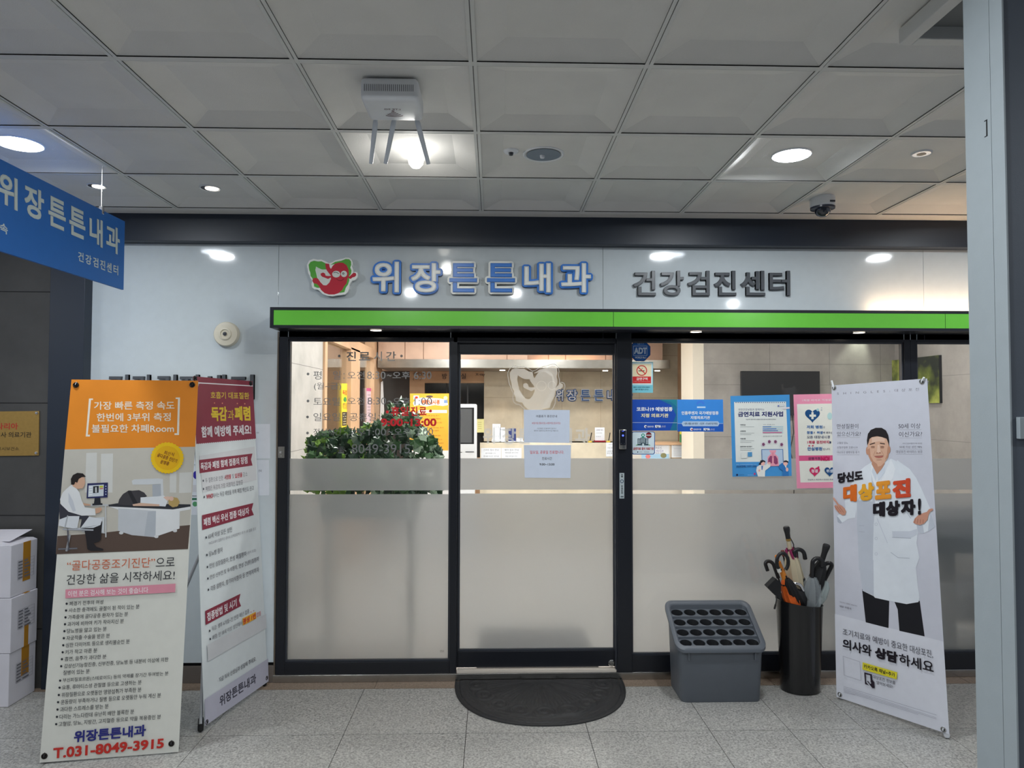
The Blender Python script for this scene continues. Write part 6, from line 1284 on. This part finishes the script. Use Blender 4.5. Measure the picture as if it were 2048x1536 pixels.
    pr.poly([(408.2, 1399), (535, 1317), (536, 1362.5), (408.5, 1452)], (184, 184, 200)); pr.text('위장튼튼내과', (437.5, 1393), (510.5, 1346), 21.5, (62, 62, 76), h1=19, bold=.03, sl=.8, sr=.8)
    return C4
A, B = fl(407, 1466), fl(535, 1373); al = (B-A).normalized(); nn_ = Vector((al.y, -al.x, 0))
xbanner('maroon-topped flu and pneumonia banner stand turned edgewise beside the orange one', (A, B), A-nn_*.10+Vector((0, 0, 1.79)), art_flu, ((390, 757), (501, 767), (412.5, 1444), (532.5, 1356)), ((408, 1462), (535, 1370)), .20)
# ---- shingles banner with the man in a white coat
k6 = lambda x, y: (1640+x*.2604, 740+y*.2604)
k7 = lambda x, y: (1640+x*.2475, 1120+y*.2475)
k5 = lambda x, y: (1640+x*.15625, 820+y*.15625)
K6 = lambda p: [k6(*q) for q in p]; K7 = lambda p: [k7(*q) for q in p]; K5 = lambda p: [k5(*q) for q in p]
def art_man(pr):
    C4 = [(1663, 771), (1854, 757), (1898.6, 1469), (1673, 1393.5)]
    pr.sheet(C4, M('banner_pale', (206, 208, 220), .6), .0012)
    pr.poly([(1669.6, 1227.5), (1886.6, 1283), (1898.6, 1469), (1673, 1393.5)], (222, 224, 234))
    tk2 = (60, 58, 70)
    pr.text('S   H   I   N   G   L   E   S   :   대  상  포  진', (1674, 784.5), (1838, 775.5), 5.4, (120, 118, 130), h1=6)
    for s, a, b, h, sm in (('만성질환이', (1674, 848), (1716.5, 847.6), 9.6, 0), ('있으신가요?', (1674, 863.6), (1721.5, 863), 9.4, 0), ('50세 이상', (1797, 847), (1841, 846.5), 10.4, 0), ('이신가요?', (1798, 863.5), (1844, 862.5), 10.6, 0), ('고혈압 당뇨', (1674, 883.5), (1696, 883.5), 4.6, 1), ('심혈관질환 코로나19', (1674, 892.5), (1715, 892.5), 4.8, 1), ('대상포진 발병위험 증가', (1674, 902), (1719, 902), 5, 1), ('국내 건강보험연구에 따르면', (1805, 885.5), (1844, 885.3), 3, 1), ('50세 이상 성인 98%', (1799, 891.5), (1844, 891.3), 5, 1), ('대상포진 바이러스 보유', (1792, 900.5), (1845, 900.3), 6, 1)):
        pr.text(s, a, b, h, tk2 if not sm else (116, 114, 128), bold=.0)
    for x0, y0, x1 in ((1674, 859.8, 1716), (1674, 875, 1720), (1799, 859.5, 1843), (1799, 876, 1844), (1674, 900, 1716), (1674, 909.5, 1719), (1799, 898.5, 1844), (1792, 908.5, 1845)): pr.line((x0, y0), (x1, y0-.1), .35, (140, 138, 150))
    pr.L += 1
    # man: trousers, coat, shirt, neck, face, hair, hands
    pr.poly(K7([(340, 235), (435, 285), (560, 325), (554, 550), (370, 503)]), (26, 26, 32)); pr.poly(K7([(595, 320), (700, 340), (806, 330), (846, 617), (642, 572), (628, 400)]), (26, 26, 32))
    coat = (226, 232, 240); shade = (196, 202, 214); sh2 = (176, 182, 196)
    # left sleeve and arm, right sleeve and arm
    pr.poly(K6([(300, 770), (262, 830), (228, 900), (190, 1010), (196, 1060), (150, 1110), (128, 1125), (135, 1172), (160, 1180), (215, 1145), (270, 1135), (282, 1060), (292, 990), (330, 900)]), coat); pr.poly(K6([(128, 1122), (140, 1130), (170, 1172), (158, 1180), (136, 1170)]), sh2)
    pr.poly(K6([(590, 690), (690, 760), (740, 830), (775, 900), (812, 985), (850, 1070), (884, 1200), (862, 1222), (800, 1252), (770, 1256), (735, 1215), (722, 1182), (700, 1110), (640, 1000)]), coat); pr.poly(K6([(850, 1085), (884, 1200), (862, 1222), (830, 1240), (838, 1160)]), shade); pr.poly(K6([(724, 1180), (760, 1192), (790, 1190), (800, 1252), (770, 1256), (736, 1215)]), shade)
    body = [(400, 706), (345, 740), (300, 780), (285, 900), (280, 1060), (284, 1180), (292, 1300), (297, 1440), (300, 1500)]
    bl_ = K6(body)+K7([(318, 30), (330, 140), (345, 248), (435, 292), (445, 305), (560, 330), (700, 356), (796, 340), (806, 300), (790, 200), (776, 60)])+K6([(765, 1440), (742, 1330), (752, 1250), (740, 1170), (760, 1050), (740, 900), (700, 800), (620, 715), (545, 680), (480, 720), (440, 760)])
    pr.poly(bl_, coat)
    pr.poly(K6([(285, 1000), (410, 1010), (412, 1200), (405, 1536), (400, 1560), (300, 1540), (292, 1300), (284, 1180)]), shade)      # left front panel
    pr.poly(K7([(318, 20), (432, 0), (436, 290), (345, 246), (328, 130)]), shade)
    pr.poly(K6([(395, 705), (440, 800), (425, 900), (420, 1100), (412, 1190), (404, 1000), (398, 850)]), shade); pr.poly(K6([(545, 682), (500, 790), (440, 930), (430, 1040), (470, 960), (560, 830), (580, 760)]), (236, 240, 246))
    pr.poly(K6([(398, 706), (392, 760), (405, 850), (445, 940), (440, 805)]), (236, 240, 246))
    pr.poly(K6([(412, 735), (398, 780), (432, 860), (438, 800)]), (212, 220, 232)); pr.poly(K6([(500, 740), (496, 790), (448, 850), (440, 800)]), (214, 222, 234))
    for pts in ([(555, 1238), (690, 1238), (745, 1220), (746, 1262), (692, 1290), (560, 1284)],): pr.poly(K6(pts), (206, 212, 224))
    pr.line(k6(556, 1284), k6(700, 1292), 1.0, sh2); pr.line(k6(545, 1400), k6(600, 1440), .8, sh2); pr.line(k6(598, 1440), k6(690, 1446), .8, sh2); pr.line(k6(300, 1194), k6(340, 1196), .8, sh2); pr.line(k6(300, 1240), k6(345, 1244), .8, sh2); pr.line(k6(440, 1140), k6(520, 1330), 1.2, (206, 212, 224)); pr.line(k6(600, 1000), k6(700, 1140), 1.4, shade); pr.line(k6(330, 930), k6(290, 1010), 1.2, shade)
    for y in (1184, 1294, 1412): a, b = k6(433, y); pr.ring(a, b, 2.2, 3.0, ink((200, 206, 218)), 14)
    skin = (222, 178, 152); sk2 = (198, 146, 120); sk3 = (236, 200, 178)
    pr.poly(K6([(402, 690), (398, 722), (440, 802), (480, 752), (498, 722), (500, 680)]), sk2)
    pr.ell(*k6(366, 620), 3, 8, sk2); pr.ell(*k6(534, 612), 2.2, 7, sk2)
    pr.poly(K6([(368, 560), (366, 610), (374, 660), (392, 700), (420, 728), (446, 742), (470, 736), (500, 708), (524, 672), (534, 620), (532, 570), (520, 520), (470, 490), (420, 494), (382, 520)]), skin)
    pr.poly(K6([(366, 610), (374, 660), (392, 700), (420, 728), (446, 742), (440, 722), (412, 700), (390, 660), (384, 600)]), sk2); pr.poly(K6([(500, 690), (524, 672), (534, 620), (530, 570), (520, 600), (515, 650)]), sk2)
    pr.poly(K6([(400, 520), (470, 510), (500, 530), (498, 552), (455, 548), (400, 556)]), sk3); pr.poly(K6([(444, 575), (458, 572), (466, 628), (450, 638), (440, 630)]), sk3)
    pr.poly(K6([(365, 580), (362, 540), (370, 490), (392, 460), (430, 444), (475, 444), (508, 464), (526, 500), (532, 545), (532, 585), (524, 555), (514, 528), (480, 516), (440, 508), (400, 516), (382, 530), (374, 560)]), (38, 32, 34))
    for a_, b2 in (((384, 572), (424, 560)), ((462, 562), (500, 568))): pr.line(k6(*a_), k6(*b2), 1.7, (52, 38, 36), True)
    for x, y in ((408, 590), (480, 590)):
        a, b = k6(x, y); pr.ell(a, b+.3, 4.2, 1.5, sk2); pr.line((a-3.6, b), (a+3.6, b), 1.1, (60, 42, 40), True); pr.line((a-3.4, b+2.6), (a+3.4, b+2.6), .6, (190, 138, 114))
    pr.line(k6(432, 640), k6(470, 638), 1.2, (190, 132, 108)); pr.ell(*k6(441, 636), 1, .8, (150, 96, 80)); pr.ell(*k6(462, 635), 1, .8, (150, 96, 80)); pr.line(k6(426, 622), k6(412, 656), .7, sk2); pr.line(k6(474, 620), k6(492, 652), .7, sk2)
    pr.poly(K6([(420, 660), (440, 664), (470, 662), (490, 656), (482, 670), (455, 676), (430, 672)]), (190, 112, 100)); pr.line(k6(420, 662), k6(490, 658), .7, (140, 80, 72), True); pr.line(k6(436, 690), k6(476, 688), .7, (190, 140, 116))
    # hands, palms up
    pr.poly(K6([(100, 978), (112, 980), (132, 1010), (146, 1030), (170, 1042), (192, 1062), (204, 1088), (196, 1112), (176, 1116), (150, 1100), (122, 1070), (112, 1042), (124, 1036), (138, 1046), (126, 1020), (108, 1000)]), (206, 150, 128))
    for a_, b2 in (((118, 1048), (150, 1092)), ((132, 1046), (166, 1092)), ((150, 1048), (184, 1094))): pr.line(k6(*a_), k6(*b2), .8, (160, 98, 84))
    pr.poly(K6([(718, 1170), (730, 1140), (760, 1112), (800, 1096), (822, 1090), (840, 1068), (866, 1062), (872, 1074), (848, 1090), (836, 1112), (828, 1150), (800, 1180), (770, 1190), (740, 1184)]), (206, 150, 128))
    for k in range(4): pr.line(k6(735+k*20, 1142+k*2), k6(728+k*22, 1178), .9, (160, 98, 84))
    pr.poly(K6([(100, 978), (112, 980), (128, 1004), (118, 1006)]), (222, 170, 150)); pr.L += 1
    bk_ = (26, 20, 30)
    pr.text('당신도', (1676, 946), (1726.5, 940), 21, bk_, h1=20.5, bold=.06)
    for ch, x0, x1, cc in (('대', 1687, 1714.5, (226, 112, 36)), ('상', 1717.5, 1749, (236, 170, 44)), ('포', 1751, 1783.5, (232, 152, 48)), ('진', 1786, 1822.5, (212, 78, 46))):
        T = lambda x: 971-(x-1687)*.113; Bt = lambda x: 1005-(x-1687)*.082
        pr.text(ch, (x0, T(x0)), (x1, T(x1)), Bt(x0)-T(x0), cc, h1=Bt(x1)-T(x1), bold=.075)
    for ch, x0, x1 in (('대', 1747, 1771), ('상', 1773, 1801), ('자', 1803, 1832), ('!', 1837, 1843)):
        T = lambda x: 1004.5-(x-1747)*.082; Bt = lambda x: 1034-(x-1747)*.05
        pr.text(ch, (x0, T(x0)), (x1, T(x1)), Bt(x0)-T(x0), bk_, h1=Bt(x1)-T(x1), bold=.075 if ch != '!' else .05)
    pr.text('조기치료와 예방이 중요한 대상포진,', (1686.5, 1256), (1866.5, 1300.5), 13.5, tk2, h1=16, bold=.0, sl=.3, sr=1)
    pr.text('의사와', (1686.5, 1276), (1744, 1290.5), 20.5, bk_, h1=22.5, bold=.03, sl=.3, sr=.6); pr.text('상담', (1751, 1292.5), (1796.5, 1304), 22, bk_, h1=23.5, bold=.06, sl=.3, sr=.6); pr.text('하세요', (1799, 1305.5), (1868, 1322.5), 22, bk_, h1=24, bold=.02, sl=.6, sr=1)
    for a_, b2 in (((192, 775), (328, 820)), ((328, 820), (337, 972)), ((337, 972), (200, 928)), ((200, 928), (192, 775))): pr.line(k7(*a_), k7(*b2), .5, (150, 150, 164))
    pr.poly(K7([(350, 824), (630, 905), (625, 962), (348, 882)]), (228, 216, 50)); pr.text('카카오톡 채널+추가', k7(360, 838), k7(612, 912), 8, (40, 34, 40), bold=.03)
    pr.poly(K7([(363, 905), (425, 922), (430, 1000), (415, 985), (412, 930), (375, 920), (378, 985), (400, 1010), (370, 1000)]), (40, 30, 44)); pr.poly(K7([(385, 975), (395, 975), (412, 1000), (425, 990), (425, 960), (445, 985), (448, 1034), (428, 1032)]), (40, 30, 44))
    pr.text('대상포진 정보를', k7(434, 926), k7(614, 976), 7, tk2, bold=.005); pr.text('알아보세요!', k7(462, 972), k7(594, 1008), 7, tk2, bold=.005)
    for i in range(5): pr.line(k7(196, 1018+i*12), k7((948, 948, 948, 800, 290)[i], (1250, 1272, 1282, 1246, 1090)[i]), .45, (140, 140, 156))
    pr.text('대상포진 캠페인 홍보대사', k7(165, 330), k7(307, 365), 3, (120, 118, 132)); pr.text('배우 마동석', k7(165, 362), k7(258, 384), 4.4, (96, 94, 108), bold=.01)
    return C4
A, B = fl(1677, 1399), fl(1891, 1479); n_m = Vector(((B-A).y, -(B-A).x, 0)).normalized()
tman, nman = xbanner('pale banner stand with a printed man in a white coat spreading his hands', (A, B), A+Vector((0, 0, 1.8)), art_man, ((1668.6, 775.7), (1844, 763.4), (1680, 1389), (1887, 1459)), ((1680, 1397), (1890, 1477)), .10, footc=white, clip=1)
# white clip pegs at its upper corners
for u, v, u2, v2 in ((1668, 774, 1665, 761), (1846, 761, 1850, 755)):
    p, q = onp(u, v, A, nman)+nman*.006, onp(u2, v2, A, nman)+nman*.01; m = MB(); m.tube([p, q], [.006, .005], white, 10); m.build('peg', tman, True)
